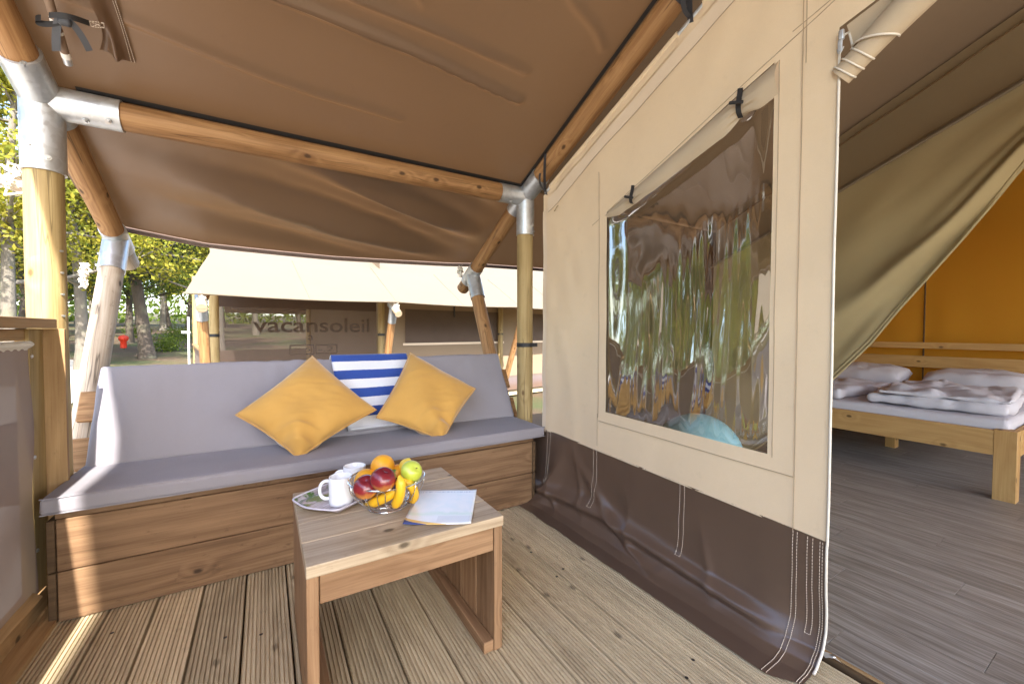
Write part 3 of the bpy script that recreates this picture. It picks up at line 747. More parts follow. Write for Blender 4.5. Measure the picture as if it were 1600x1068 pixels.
# brown PVC skirt that runs onto the boards
SKP = [(0, 0), (.12, -.001), (.22, .003), (.31, .014), (.375, .035), (.41, .075), (.425, .115), (.43, .185)]   # (drop below border, out towards the deck)
def skirt(u, v):
    y = lerp(2.30, .575, u); s = v
    k = v*(len(SKP)-1); i = min(int(k), len(SKP)-2); f = k-i
    drop = lerp(SKP[i][0], SKP[i+1][0], f); out = lerp(SKP[i][1], SKP[i+1][1], f)
    zb = bz(y)+.006; drop *= (zb-.006)/.43
    e = sstep(.575, .72, y); x = wx(y, zb)-out*lerp(.96, 1, e)+(1-e)*.026*sstep(.1, .8, v)*(1-sstep(.85, 1, v)); z = zb-drop
    amp = math.sin(math.pi*min(1, v*1.05))
    x -= .018*amp*nz(y*2.2+v*.8, v*2.6, 4)+.034*math.exp(-((v-.50-.05*math.sin(3*y))/.06)**2)*sstep(.62, .85, y)+.008*amp*nz(y*7-v*2, v*5, 6)
    x -= .03*math.exp(-((y-1.97-.15*(v-.5))/.07)**2)*amp
    x -= .016*amp*math.exp(-(((y-1.6)+.9*(v-.3))/.05)**2)
    for (ya, va, sl_, am) in ((2.0, .45, 1.6, .020), (1.9, .6, -1.2, .016), (1.72, .35, -.9, .012), (1.35, .5, -.7, .010), (.95, .45, -.8, .012), (1.15, .7, .5, .008)):
        x -= am*math.exp(-abs((y-ya)-sl_*(v-va)*.25)/.016)*math.exp(-((v-va)/.22)**2)
    z += .006*max(0, nz(y*5, 2, 1))*sstep(.8, 1, v)
    if y < .66: x += (1-sstep(.575, .66, y))*.045*sstep(.9, 1, v)
    return (x, y, max(z, .0045))
b = MB(); b.sheet(skirt, 150, 56, 1.7, .6); put('skirt', b, M['skirt'], wall, angle=None)
b = MB()
def sks(u, v): p = np.array(skirt(u, v)); return p+(-.0022, 0, .0016)
uy = lambda y: (2.30-y)/(2.30-.575)
for y, v1 in ((1.63, .42), (1.605, .42), (1.10, .43), (1.078, .43), (.668, 1.0), (.655, 1.0), (.625, .5), (.61, .5), (.590, 1.0), (.583, 1.0), (2.03, .42), (2.005, .42)):
    dashes(b, lambda t, y=y, v1=v1: sks(uy(y), .01+t*v1*.985), int(70*v1), .0010)
for y0, y1, v in ((1.63, 1.605, .42), (1.10, 1.078, .43), (.625, .61, .5)): dashes(b, lambda t, y0=y0, y1=y1, v=v: sks(uy(lerp(y0, y1, t)), v), 3)
put('stitching', b, M['thread'], wall)['kind'] = 'stuff'
# zip edge of the door, white piping, slider and pull
b = MB(); P = [(wx(YZ, z)-.002, YZ-.001, z) for z in np.linspace(1.93, bz(YZ), 24)]+[np.array(skirt(1, v))+(-.002, -.003, 0) for v in np.linspace(.02, .80, 16)]
b.tube(P, .0040, 8); put('zip_piping', b, M['piping'], wall)
zt = hx(1315, 55, XW-.010); b = MB(); b.rounded(zt, (.012, .014, .030), .004, (2, 2, 3)); b.rounded(zt+(-.008, 0, -.034), (.004, .012, .034), .002, (2, 2, 3)); b.tube(bez([zt+(-.006, -.008, -.04), zt+(-.016, 0, -.075), zt+(-.006, .008, -.04)]), .0016, 6)
put('zip_pull', b, M['steel'], wall)
# rolled up door flap: an inner roll whose end shows at the zip edge, an outer wrap and the cloth above it
A_ = hx(1313, 121, XW+.018); B_ = A_+(hx(1440, -12, XW+.018)-A_)*4.2
rd = (B_-A_)/np.linalg.norm(B_-A_); rn1 = np.array([-1, 0, 0.]); rn2 = np.cross(rd, rn1)
RLEN = np.linalg.norm(B_-A_)
def droll(l, a, grow=0.0):
    """l metres along the roll, a turn (0 faces the porch, + downwards)"""
    r = (.031+.010*sstep(0, .35, l))*(1+.03*nz(l*9, a))+grow; t = a*2*math.pi
    return A_+rd*l+r*(math.cos(t)*rn1+math.sin(t)*rn2)
b = MB(); b.sheet(lambda u, v: droll(u*RLEN, v), 60, 28); dr = put('door_roll', b, M['canvas'], wall, angle=None)
def wrapstart(a): return .060+.075*sstep(-.32, .30, a)
zt = hx(1317, 52, XW-.008)
def wrap(u, v):
    a = lerp(-.30, .34, v); l = lerp(wrapstart(a), RLEN, u); return np.array(droll(l, a, .004+.002*v))
b = MB(); b.sheet(wrap, 60, 18)
def above(u, v):
    p1 = np.array(wrap(u, 0)); y = lerp(zt[1]-.006, -.75, u); p0 = np.array([wx(max(y, -.9), 2)-.001, y, interp([(-1, 2.42), (zt[1], zt[2]+.02)], y)])
    return p0*(1-v)+p1*v+np.array([.006, 0, 0])*math.sin(math.pi*v)
b.sheet(above, 60, 10); put('door_flap', b, M['canvas'], wall, angle=None)
for l0 in (.006, .030, .058):
    b = MB(); b.tube([np.array(droll(l0+.022*(q+.3), q, .002)) for q in np.linspace(-.32, .30, 18)], .0026, 7); put('door_piping', b, M['piping'], dr)
b = MB(); P = [zt+(-.004, -.006, -.01)]+[np.array(above(0, v))+(-.003, 0, 0) for v in np.linspace(.25, 1, 6)]+[np.array(wrap(0, v))+(-.002, 0, 0) for v in np.linspace(.05, 1, 14)]
b.tube(P, .0030, 7); put('door_piping', b, M['piping'], dr)
# snap tab at the foot of the zip
b = MB(); t0 = hz(1285, 1022, .018); t1 = hz(1316, 1036, .016)
b.sheet(lambda u, v: t0*(1-u)+t1*u+np.array([0, 0, .010*math.sin(math.pi*u)])+np.array([-.012, -.022, 0])*(v-.5), 8, 3); put('snap_tab', b, M['piping'], wall)
b = MB(); b.lathe([(.0001, .003), (.006, .002), (.007, 0)], 12, t0*.45+t1*.55+np.array([0, 0, .011])); put('snap_button', b, M['bolt'], wall)

# ================================================================== INSIDE THE TENT
# back wall (towards +Y) coloured dark for the dim interior, seen only through the pane
bw = empty('back_wall', (3.8, 2.36, 0), 'back wall of the tent in dark brown for the dim interior, seen through the clear pane', 'tent wall')
b = MB()
for (x0, x1, z0, z1) in ((1.76, 3.45, 0, 1.99), (3.45, 6.2, 0, 1.99)):
    b.sheet(lambda u, v: (lerp(x0, x1, u), 2.40+.01*nz(lerp(x0, x1, u)*2, v*3), lerp(z0, z1, v)), 12, 6)
put('wall_panel', b, M['wall_dimmed'], bw, angle=None, weld=True)
# unseen front wall, its openings made big to let light into the tent
fw = empty('front_wall', (3.8, -2.4, 0), 'unseen canvas front wall of the tent with windows made large to let light in', 'tent wall')
b = MB()
for (x0, x1, z0, z1) in ((1.5, 1.75, 0, 2.6), (3.3, 3.7, 0, 2.6), (5.8, 6.2, 0, 2.6), (1.75, 3.3, 0, .35), (3.7, 5.8, 0, .55), (1.75, 3.3, 2.1, 2.6), (3.7, 5.8, 2.1, 2.6)):
    b.sheet(lambda u, v: (lerp(x0, x1, u), -2.4, lerp(z0, z1, v)), 4, 4)
put('wall_panel', b, M['canvas'], fw, angle=None, weld=True)
ge = MB()
ge.sheet(lambda u, v: (6.22, lerp(-4.0, 3.25, u), lerp(-.1, min(roof_z(abs(lerp(-4.0, 3.25, u)-ridge_y)+ridge_y) if lerp(-4.0, 3.25, u) < YP else interp([(YP, 2.0), (3.3, 1.6)], lerp(-4.0, 3.25, u)), 9)-.01, v)), 30, 12)
tag(put('end_wall', ge, M['canvas'], angle=None), 'beige canvas gable wall behind the orange bedroom cloth', 'tent wall')
# orange bedroom lining
og = empty('bedroom_lining', (6.0, 1.0, 0), 'glowing orange cloth lining of the bedroom with a dark vertical seam', 'inner tent')
OX = 6.02
def obk(u, v):
    y = lerp(2.28, -2.2, u); zt_ = min(roof_z(max(y, 2*ridge_y-y))-.10, 3.0); return (OX+.02*nz(y*1.6, v*2.2, 3)+.018*nz(y*6+v*2, v*1.3, 8)+.012*abs(nz(y*3-v*4, v*2, 5)), y, lerp(.05, zt_, v))
b = MB(); b.sheet(obk, 60, 40); b.sheet(lambda u, v: (lerp(3.56, OX, u), 2.29+.012*nz(u*5, v*3), lerp(.05, 1.95, v)), 30, 20); put('lining_cloth', b, M['orange'], og, angle=None)
b = MB(); b.tube([(OX-.010+.02*nz(1.50*1.6, v*2.2, 3)+.018*nz(1.5*6+v*2.2/2.95*2, v*2.2/2.95*1.3, 8), 1.50, lerp(.05, 2.2, v)) for v in np.linspace(0, 1, 20)], .007, 6); put('lining_seam', b, plain('dark_seam_tape', (.10, .055, .02), .8), og)
b = MB(); b.sheet(lambda u, v: (lerp(3.5, OX, u), lerp(2.28, ridge_y, v), roof_z(lerp(2.28, ridge_y, v))-.10+.015*nz(u*4, v*5)), 30, 24); put('lining_top', b, cloth('brown_inner_top', (.26, .165, .085), transl=.06, tcol=(.4, .25, .12)), og, angle=None)
# olive divider drawn aside
cu = empty('divider_curtain', (3.5, 1.2, .5), 'olive divider curtain swept diagonally aside in front of the bedroom', 'curtain')
BOT = [(-.6, 2.55), (-.2, 2.55), (.1, 2.33), (.30, 2.16), (.50, 1.95), (.73, 1.567), (1.007, 1.164), (1.134, .975), (1.348, .70), (1.45, .55), (1.65, .25), (1.85, .06), (2.3, .05)]
def ctop(y): return min(2.036+.423*(1.335-y), 2.95)
def curt(u, v):
    y = lerp(2.27, -.5, u); zt_ = ctop(y); zb = min(interp(BOT, y), zt_-.02); z = lerp(zt_, zb, v)
    d = (zt_-z); ph = v*5.5+y*1.5
    x = 3.5+.10*sstep(.25, 1, v)*math.sin(ph*2.1+.6*math.sin(4*y))*(.35+.65*sstep(.6, 1.4, y))+.030*sstep(.4, 1, v)*math.sin(24*v+6*y+2*nz(y*3, v*3))+.02*nz(y*3, v*4, 2)-.04*v
    return (x, y, z)
b = MB(); b.sheet(curt, 110, 90); put('curtain_cloth', b, M['olive'], cu, angle=None)
b = MB(); b.sheet(lambda u, v: (3.52, lerp(2.27, -.9, u), lerp(ctop(lerp(2.27, -.9, u)), max(ctop(lerp(2.27, -.9, u))+.01, min(roof_z(lerp(2.27, -.9, u)), 2.03 if lerp(2.27, -.9, u) > YP else 9)-.02), v)), 40, 8); put('curtain_header', b, cloth('khaki_header_cloth', (.30, .225, .13)), cu, angle=None)
b = MB()
for vv in (.97, .995): b.tube([np.array(curt(u, vv))+(-.004, 0, 0) for u in np.linspace(0, 1, 60)], .008, 6)
put('curtain_hem', b, M['olive'], cu)
b = MB()
for o_ in (0.0, .03): b.tube([(3.478-o_, y, ctop(y)+.004-o_*.8) for y in np.linspace(2.27, -.6, 30)], .010, 8)
put('curtain_tape', b, cloth('grey_brown_tape', (.24, .19, .13)), cu)
# upper living room lining, brown
# ---------------------------------------------------------------- bed
bed = empty('bed', (4.87, 1.4, 0), 'low pale pine double bed frame with white mattress inside the tent', 'bed')
BX0, BX1, BY0, BY1 = 3.87, 5.9, .54, 2.14
b = MB(); b.box((BX0+.02, (BY0+BY1)/2+.04, .362), (.040, BY1-BY0-.09, .155), grain=1); put('bed_rail', b, M['bed'], bed)
for y in (BY0+.016, BY1-.02):
    b = MB(); b.box(((BX0+BX1)/2+.05, y, .362), (BX1-BX0-.12, .032, .155), grain=0); put('bed_rail', b, M['bed'], bed)
for x in (BX0+.045, BX1-.05):
    for y in (BY0+.048, BY1-.05):
        b = MB(); b.box((x, y, .2235), (.095, .096, .447), grain=2); put('leg', b, M['bed'], bed)
b = MB(); b.box((4.85, 1.40, .14), (.09, .07, .28), grain=2); put('leg', b, M['bed'], bed)
for z, h in ((.735, .12), (.905, .065)):
    b = MB(); b.box((BX1+.02, 1.32, z), (.035, 1.75, h), grain=1); put('headboard_rail', b, M['bed'], bed)
for y in (.52, 2.12):
    b = MB(); b.box((BX1+.055, y, .48), (.035, .08, .96), grain=2); put('headboard_post', b, M['bed'], bed)
b = MB(); b.rounded(((BX0+BX1)/2+.01, (BY0+BY1)/2, .435), (BX1-BX0-.09, BY1-BY0-.085, .13), .03, (16, 14, 3), disp=lambda p, n_: n_*.006*nz(p[0]*4, p[1]*4, p[2]*4)); put('mattress', b, M['linen'], bed, weld=True)
def wrinkled(c, size, r, name, label, cat, group, seed, k=.02, rotz=0.0, f=5):
    b = MB(); cz, sz = math.cos(rotz), math.sin(rotz)
    def dsp(p, n_):
        a = nz(p[0]*f+seed, p[1]*f, p[2]*f*.5)+.6*nz(p[0]*f*2.3, p[1]*f*2.3+seed, p[2])-.5*abs(nz(p[0]*f*1.3+9, p[1]*f*1.9, seed))
        return n_*k*a+np.array([0, 0, .35*k*a])*(1 if p[2] > 0 else 0)
    b.rounded(c, size, r, (30, 26, 4), rot=((cz, -sz, 0), (sz, cz, 0), (0, 0, 1)), disp=dsp)
    return tag(put(name, b, M['linen'], weld=True), label, cat, group)
wrinkled((4.50, .985, .545), (1.0, .72, .075), .034, 'duvet', 'white duvet folded flat on the bed end nearest the doorway side', 'duvet', 'white duvets folded on the bed', 1.0, .022, .06)
wrinkled((4.46, .96, .60), (.92, .66, .05), .024, 'duvet_fold', 'white folded cover on top of the thicker duvet', 'duvet', 'white duvets folded on the bed', 4.0, .026, .10)
wrinkled((4.45, 1.78, .545), (.95, .68, .09), .04, 'duvet', 'white duvet on the bed half behind the olive curtain', 'duvet', 'white duvets folded on the bed', 2.0, .024, -.05)
def soft_pillow(c, sx, sy, h, seed, tilt=0.0):
    b = MB()
    def fn(sign):
        def g(u, v):
            a, d = 2*u-1, 2*v-1; e = max(0, (1-a**4)*(1-d**4))**.45
            z = sign*h/2*e*(1+.18*nz(a*2+seed, d*2)+.08*nz(a*6, d*6+seed)); pin = 1-.10*(abs(a*d))**.7
            return (c[0]+a*sx/2*(1-.05*(1-abs(d))*0)*pin, c[1]+d*sy/2*pin, c[2]+z+tilt*a*sx/2)
        return g
    b.sheet(fn(1), 26, 26); b.sheet(fn(-1), 26, 26, flip=True); return b
tag(put('bed_pillow', soft_pillow((5.52, 1.02, .60), .45, .70, .19, 2, .10), M['linen'], weld=True), 'white pillow below the orange wall, partly beyond the frame edge', 'pillow', 'white bed pillows')
tag(put('bed_pillow', soft_pillow((5.50, 1.80, .60), .45, .68, .20, 6, .10), M['linen'], weld=True), 'white pillow at the bed head just beside the curtain edge', 'pillow', 'white bed pillows')
# pale blue ball inside, seen through the pane
def ball_mat():
    t = NT('pale_blue_vinyl'); o = t.obj(); n_ = t.noise(o, 4, 3, .5, .6)
    c = t.mix(n_, (.20, .52, .66), (.36, .66, .76)); return t.fin(t.bsdf(c, .3, Specular_IOR_Level=.5))
bc = np.array([2.32, 1.60, .275]); br_ = .262
b = MB(); b.lathe([(br_*math.sin(a)+1e-5, -br_*math.cos(a)*.98) for a in np.linspace(0, math.pi, 28)], 40, bc)
bl = tag(put('ball', b, ball_mat(), angle=None), 'pale blue ball behind the clear window pane, inside the tent', 'ball')
b = MB(); b.lathe([(.018, br_*.97), (.016, br_*.985), (.0001, br_*.985)], 16, bc); put('valve', b, M['piping'], bl)

# ================================================================== BENCH
bench = empty('bench_base', (.38, 2.3, 0), 'long wooden plank bench box under the grey cushions', 'bench')
FY = 2.072
for z0, z1 in ((.004, .1845), (.1875, .374)):
    b = MB(); b.box((.3735, FY+.0225, (z0+z1)/2), (2.035, .045, z1-z0), grain=0, bev=.004); put('front_plank', b, M['bench'], bench)
    for x in (-.657, 1.404):
        b = MB(); b.box((x, FY+.262, (z0+z1)/2), (.022, .53, z1-z0), grain=1, bev=.004)
        put('side_plank', b, M['bench_end'], bench)
for y in (2.16, 2.30, 2.44, 2.57):
    b = MB(); b.box((.378, y-.02, .389), (2.05, .128, .026), grain=0); put('seat_board', b, M['bench'], bench)
# back boards carried by the brace posts
BT = math.atan(.55)
Rb = np.array([[1, 0, 0], [0, math.cos(BT), math.sin(BT)], [0, -math.sin(BT), math.cos(BT)]])   # local z goes up the back, local y away from the sitter
Bo = np.array([.405, 2.405, .462])
for h in (.10, .325):
    b = MB(); b.box(Bo+Rb@np.array([.005, .115, h]), (2.30, .026, .145), rot=Rb.tolist(), grain=0); put('back_plank', b, M['pole'], bench)
def cdisp(seed, k=.004):
    def f(p, n_):
        crumple = .6*nz(p[0]*3+seed, p[1]*5, p[2]*5)+.25*nz(p[0]*11+seed, p[1]*14, p[2]*9)
        pull = .004*math.sin(p[0]*70+4*nz(p[0]*4, seed))*max(0, nz(p[0]*2.2, seed+3)+.2)
        return n_*(k*crumple+pull*(1 if abs(n_[1]) > .3 or abs(n_[2]) < .99 and np.linalg.norm(n_) > 0 else .25))
    return f
b = MB(); b.rounded((.395, 2.315, .435), (2.146, .555, .064), .017, (90, 16, 4), disp=cdisp(1.0, .009))
sc_ = tag(put('seat_cushion', b, M['cushion'], weld=True), 'long grey seat cushion lying on the wooden bench box', 'cushion')
b = MB(); b.rounded(Bo+Rb@np.array([0, .047, .245]), (2.14, .085, .485), .020, (80, 4, 22), rot=Rb.tolist(), disp=cdisp(5.0, .011))
tag(put('back_cushion', b, M['cushion'], weld=True), 'long grey back cushion leaning along the bench back', 'cushion')

for y, z in ((2.0405, .4635), (2.0405, .4075)):
    b = MB(); b.tube([(x, y+.0012*nz(x*9, z), z+.001*nz(x*14, 3)) for x in np.linspace(-.672, 1.462, 120)], .0024, 6); put('edge_seam', b, M['cushion'], sc_)
# ---------------------------------------------------------------- mustard cushions: four corners, soft filling, crumpled foot
def throw(corners, thick, seed, label):
    L_, T_, R_, D_ = [np.array(c, float) for c in corners]
    nrm = np.cross(R_-L_, T_-D_); nrm /= np.linalg.norm(nrm)
    if nrm[1] > 0: nrm = -nrm
    b = MB()
    def fn(sg):
        def g(u, v):                                 # D at (0,0), R at (1,0), T at (1,1), L at (0,1)
            p = D_*(1-u)*(1-v)+R_*u*(1-v)+T_*u*v+L_*(1-u)*v
            a, d = 2*u-1, 2*v-1; e = max(0, (1-abs(a)**2.6)*(1-abs(d)**2.6))**.52
            cen = (L_+T_+R_+D_)/4; pin = .055*(1-a*a)*(d*d)+.055*(1-d*d)*(a*a); p = p+(cen-p)*pin
            foot = sstep(.75, 0, u+v) if u+v < .75 else 0
            foot = 1-sstep(.05, .85, u+v)
            dg = (u-v); cr = .034*foot*(.5-abs(math.sin(10.5*(u+v)+2.0*nz(u*3, v*3, seed)+5*dg*dg+seed)))*e**.4+.02*foot*math.sin(13*dg+4*(u+v)+seed)*e**.5+.016*nz(u*3+seed, v*3)*e+.0035*nz((u+v)*16, dg*5, seed)*e+.014*(1-sstep(.4, 1.3, u+v))*math.sin(9*dg+seed+3*(u+v))*e
            q = p+nrm*(sg*thick/2*e*(1+.25*foot)+cr)
            q[2] = max(q[2], .463+.001*sg+.002)
            return q
        return g
    b.sheet(fn(1), 54, 54, .48, .48); b.sheet(fn(-1), 54, 54, .48, .48, flip=True)
    o = put('throw_pillow', b, M['velvet'], weld=True, angle=None); tag(o, label, 'pillow', 'mustard pillows on the bench')
    bb = MB(); loop = [fn(0)(t, 0) for t in np.linspace(0, 1, 24)]+[fn(0)(1, t) for t in np.linspace(0, 1, 24)][1:]+[fn(0)(1-t, 1) for t in np.linspace(0, 1, 24)][1:]+[fn(0)(0, 1-t) for t in np.linspace(0, 1, 24)][1:]
    bb.tube(loop, .0035, 6, caps=False); put('edge_seam', bb, M['velvet'], o)
    return o
npl = [0, 1, -.86]; dpl = 2.17-.86*.47
pl_ = lambda px, py: hplane(px, py, npl, dpl)
throw([pl_(368, 648), pl_(488, 556), pl_(588, 640), pl_(466, 716)], .17, 1.3, 'large mustard velvet pillow left of the striped towel')
throw([pl_(588, 652), pl_(641, 551), pl_(743, 607), pl_(692, 688)], .16, 7.7, 'smaller mustard velvet pillow right of the striped towel')
# ---------------------------------------------------------------- striped towel over the back
TWL = [(-.10, -.02, .0), (-.06, .16, 0)]
def towel(u, v):
    # path in the back's frame (y' away, z' up): from behind the top, over, down the front, onto the seat
    s = v*.665
    if s < .06: yy, zz = .10+.0, .435+s*1.0
    elif s < .16: a = (s-.06)/.10*math.pi; yy, zz = .047+.053*math.cos(a), .492+.016*math.sin(a)
    elif s < .62: yy, zz = -.010, .492-(s-.16)
    else: yy, zz = -.010-(s-.62)*.9, .032-.002
    xx = lerp(-.058-.0, .408, u)+ .03*0
    x = lerp(.335, .785, u)+sstep(.16, .62, s)*lerp(.055, .045, u)
    p = Bo+Rb@np.array([x-.405, yy-.006-.003*nz(u*4, v*6)-.004*abs(math.sin(u*3+v*4)), zz])
    if p[2] < .475: p[2] = .475+.0015*math.sin(u*9)
    return p
b = MB(); b.sheet(towel, 40, 90, .45, .665)
b2 = MB(); 
tw = tag(put('beach_towel', b, M['towel'], angle=None), 'blue and white striped towel draped over the bench back between the pillows', 'towel')
sm_ = tw.modifiers.new('thickness', 'SOLIDIFY'); sm_.thickness = .007; sm_.offset = 1

# ================================================================== COFFEE TABLE
table = empty('coffee_table', (.374, 1.435, 0), 'low wooden plank coffee table standing in front of the bench', 'coffee table')
TX0, TX1, TY0, TY1, TZ = .083, .665, 1.155, 1.715, .446
for k in range(4):
    y0 = lerp(TY0, TY1, k/4); y1 = lerp(TY0, TY1, (k+1)/4)
    b = MB(); b.box(((TX0+TX1)/2, (y0+y1)/2, TZ-.0165+.0006*(k % 2)), (TX1-TX0, y1-y0-.002, .033), grain=0, bev=.003); put('top_plank', b, M['table'], table)
for x in (TX0+.016, TX1-.016):
    for k in range(4):
        y0 = lerp(TY0+.008, TY1-.008, k/4); y1 = lerp(TY0+.008, TY1-.008, (k+1)/4)
        b = MB(); b.box((x, (y0+y1)/2, .2055), (.030, y1-y0-.002, .411), grain=2, bev=.0025); put('side_plank', b, M['table_side'], table)
for y in (TY0+.026, TY1-.026):
    b = MB(); b.box(((TX0+TX1)/2, y, .3725), (TX1-TX0-.066, .030, .078), grain=0); put('apron', b, M['table_side'], table)
for x in (TX0+.050, TX1-.050):
    b = MB(); b.box((x, 1.435, .020), (.036, TY1-TY0-.02, .038), grain=1); put('stretcher', b, M['table_side'], table)

# ---------------------------------------------------------------- tray
def tray_mat():
    t = NT('printed_melamine_tray'); o = t.obj(); u, v, _ = t.xyz(t.uv())
    n1 = t.noise(t.comb(t.math('MULTIPLY', u, 9), t.math('MULTIPLY', v, 60)), 1.0, 4, .7); n2 = t.noise(t.uv(), 18, 4, .7, .5)
    c = t.ramp(n1, [(.3, (.20, .17, .19)), (.5, (.40, .35, .37)), (.7, (.66, .62, .66))])
    g = t.n('MapRange', {0: v, 1: .118, 2: .150}, interpolation_type='SMOOTHSTEP').outputs[0]
    c = t.mix(t.math('MULTIPLY', g, t.n('MapRange', {0: n2, 1: .42, 2: .55}).outputs[0]), c, (.07, .16, .035))
    wht = t.n('MapRange', {0: t.noise(t.uv(), 12, 2), 1: .54, 2: .60}).outputs[0]; far = t.n('MapRange', {0: u, 1: .16, 2: .24}).outputs[0]
    c = t.mix(t.math('MULTIPLY', wht, far), c, (.58, .66, .60))
    return t.fin(t.bsdf(c, .22, Specular_IOR_Level=.5, Coat_Weight=.3))
ta, tb_, td = hz(455, 780, TZ+.012), hz(522, 803, TZ+.012), hz(484, 766, TZ+.012)
ang = math.atan2(hz(560, 784, .458)[1]-tb_[1], hz(560, 784, .458)[0]-tb_[0])
ul = np.array([math.cos(ang), math.sin(ang), 0]); vl = np.array([-ul[1], ul[0], 0]); TLEN, TWID = .36, .225
TB0 = np.array([tb_[0], tb_[1], TZ])
def traypt(u, v, z):
    L_ = TLEN; px_ = u*L_; wav = .010*math.cos(2*math.pi*(v-.5))*((1-u)**6-(u)**6)
    return TB0+ul*(px_-wav)+vl*(v*TWID)+np.array([0, 0, z])
def tray(u, v):
    def edge(q): return 1-sstep(0, .07, min(q, 1-q))
    e = max(edge(u)*1.0, edge(v)); cx = 2*u-1; cy = 2*v-1
    k = 1-.07*(abs(cx)**8*abs(cy)**8)
    uu = .5+cx*.5*k; vv = .5+cy*.5*k
    return traypt(uu, vv, .004+.013*e)
b = MB(); b.sheet(tray, 50, 36, TLEN, TWID)
tr_ = tag(put('serving_tray', b, tray_mat(), angle=None), 'melamine tray printed with wood grain and green leaves, under the white mugs', 'tray')
sm_ = tr_.modifiers.new('thickness', 'SOLIDIFY'); sm_.thickness = .0028; sm_.offset = -1
rim = []
for q in np.linspace(0, 1, 40): rim.append(tray(q, 0))
for q in np.linspace(0, 1, 26)[1:]: rim.append(tray(1, q))
for q in np.linspace(1, 0, 40)[1:]: rim.append(tray(q, 1))
for q in np.linspace(1, 0, 26)[1:]: rim.append(tray(0, q))
b = MB(); b.tube(rim, .0030, 7, caps=False); put('rim', b, plain('tray_rim', (.62, .58, .66), .3), tr_)
# ---------------------------------------------------------------- mugs
def mug(c, hang, label):
    m_ = empty('mug', c, label, 'mug', 'white mugs on the tray')
    r, h = .040, .095
    prof_ = [(.0001, .002), (r-.006, .002), (r-.003, 0), (r-.001, .003), (r, .012), (r, h-.004), (r-.001, h), (r-.003, h+.0005), (r-.0045, h-.002), (r-.0048, .012), (r-.012, .007), (.0001, .006)]
    b = MB(); b.lathe(prof_, 48, c); put('body', b, M['mug'], m_, angle=35)
    d = np.array([math.cos(hang), math.sin(hang), 0]); c = np.array(c); b = MB()
    P = bez([c+d*(r-.003)+(0, 0, .078), c+d*(r+.030)+(0, 0, .090), c+d*(r+.044)+(0, 0, .048), c+d*(r+.030)+(0, 0, .008), c+d*(r-.003)+(0, 0, .020)], 18)
    b.tube(P, [.0058]*19, 10); put('handle', b, M['mug'], m_, angle=None)
    return m_
m1 = hz(533, 743, TZ+.005+.095); m2 = hz(554, 727, TZ+.005+.095)
lft = math.atan2(-RGT[1], -RGT[0])
mug((m1[0], m1[1], TZ+.005), lft+.15, 'white mug at the front of the tray with its handle turned out to the side')
mug((m2[0], m2[1], TZ+.005), lft+.3, 'white mug standing behind the other mug')

# ---------------------------------------------------------------- wire fruit basket and fruit
bk = np.array([.355, 1.420, TZ+.002])
bas = empty('fruit_basket', bk, 'chrome wire basket of loops on the table, holding fruit', 'fruit basket')
RR, RB, HB = .125, .062, .100
zb0 = .004
def ring(b, c, r, z, wr_, n=48): b.tube([np.array(c)+(r*math.cos(a), r*math.sin(a), z) for a in np.linspace(0, 2*math.pi, n+1)], wr_, 7, caps=False)
b = MB(); ring(b, bk, RR, HB, .0028); put('rim', b, M['chrome'], bas)
b = MB(); ring(b, bk, RB, .0025, .0026); put('foot_ring', b, M['chrome'], bas)
b = MB(); ring(b, bk, RB*.62, .016, .0016); ring(b, bk, RB*1.12, .022, .0016); put('base_ring', b, M['chrome'], bas)
def bprof(t): return (lerp(RB*1.0, RR, math.sin(t*math.pi/2)**.9), lerp(.014, HB, t**1.25))
for k in range(12):
    a0_ = 2*math.pi*k/12+.13; wdt = .20; P = []
    for t in np.linspace(0, .86, 10): r, z = bprof(t); P.append(bk+(r*math.cos(a0_-wdt/2), r*math.sin(a0_-wdt/2), z))
    for q in np.linspace(0, math.pi, 8)[1:-1]:
        r, z = bprof(.86+.11*math.sin(q)); aa = a0_-wdt/2*math.cos(q); P.append(bk+(r*math.cos(aa), r*math.sin(aa), z))
    for t in np.linspace(.86, 0, 10): r, z = bprof(t); P.append(bk+(r*math.cos(a0_+wdt/2), r*math.sin(a0_+wdt/2), z))
    b = MB(); b.tube(P, .0015, 6); put('wire_loop', b, M['chrome'], bas)
def fruit_mat(name, bottom, mid, top, rough=.35, pores=0.0, blotch=6, coat=.15):
    t = NT(name); o = t.obj(); x, y, z = t.xyz(o); n_ = t.noise(o, 25, 3, .6)
    g = t.n('TexCoord').outputs['Generated']; gz = t.xyz(g)[2]
    f = t.math('ADD', gz, t.math('MULTIPLY', t.math('SUBTRACT', n_, .5), .5))
    c = t.ramp(f, [(.12, bottom), (.42, mid), (.8, top)])
    st = t.noise(t.vmath('MULTIPLY', o, (1, 1, .2)), 120, 2); c = t.mix(t.math('MULTIPLY', st, .25), c, mid)
    return t.fin(t.bsdf(c, rough, t.bump(t.noise(o, 420, 1), pores, .002), Specular_IOR_Level=.5, Coat_Weight=coat, Coat_Roughness=.15))
om = fruit_mat('orange_peel', (.78, .29, .012), (.82, .33, .012), (.86, .40, .02), .42, .5)
rm_ = fruit_mat('red_nectarine_skin', (.62, .27, .05), (.24, .018, .022), (.15, .010, .02), .25, coat=.4)
gm = fruit_mat('green_apple_skin', (.42, .46, .03), (.50, .55, .05), (.52, .60, .09), .28, coat=.3)
ym = fruit_mat('lemon_skin', (.75, .48, .03), (.80, .55, .05), (.82, .60, .08), .4, .4)
bm_ = fruit_mat('banana_skin', (.72, .40, .015), (.80, .46, .015), (.82, .50, .03), .42)
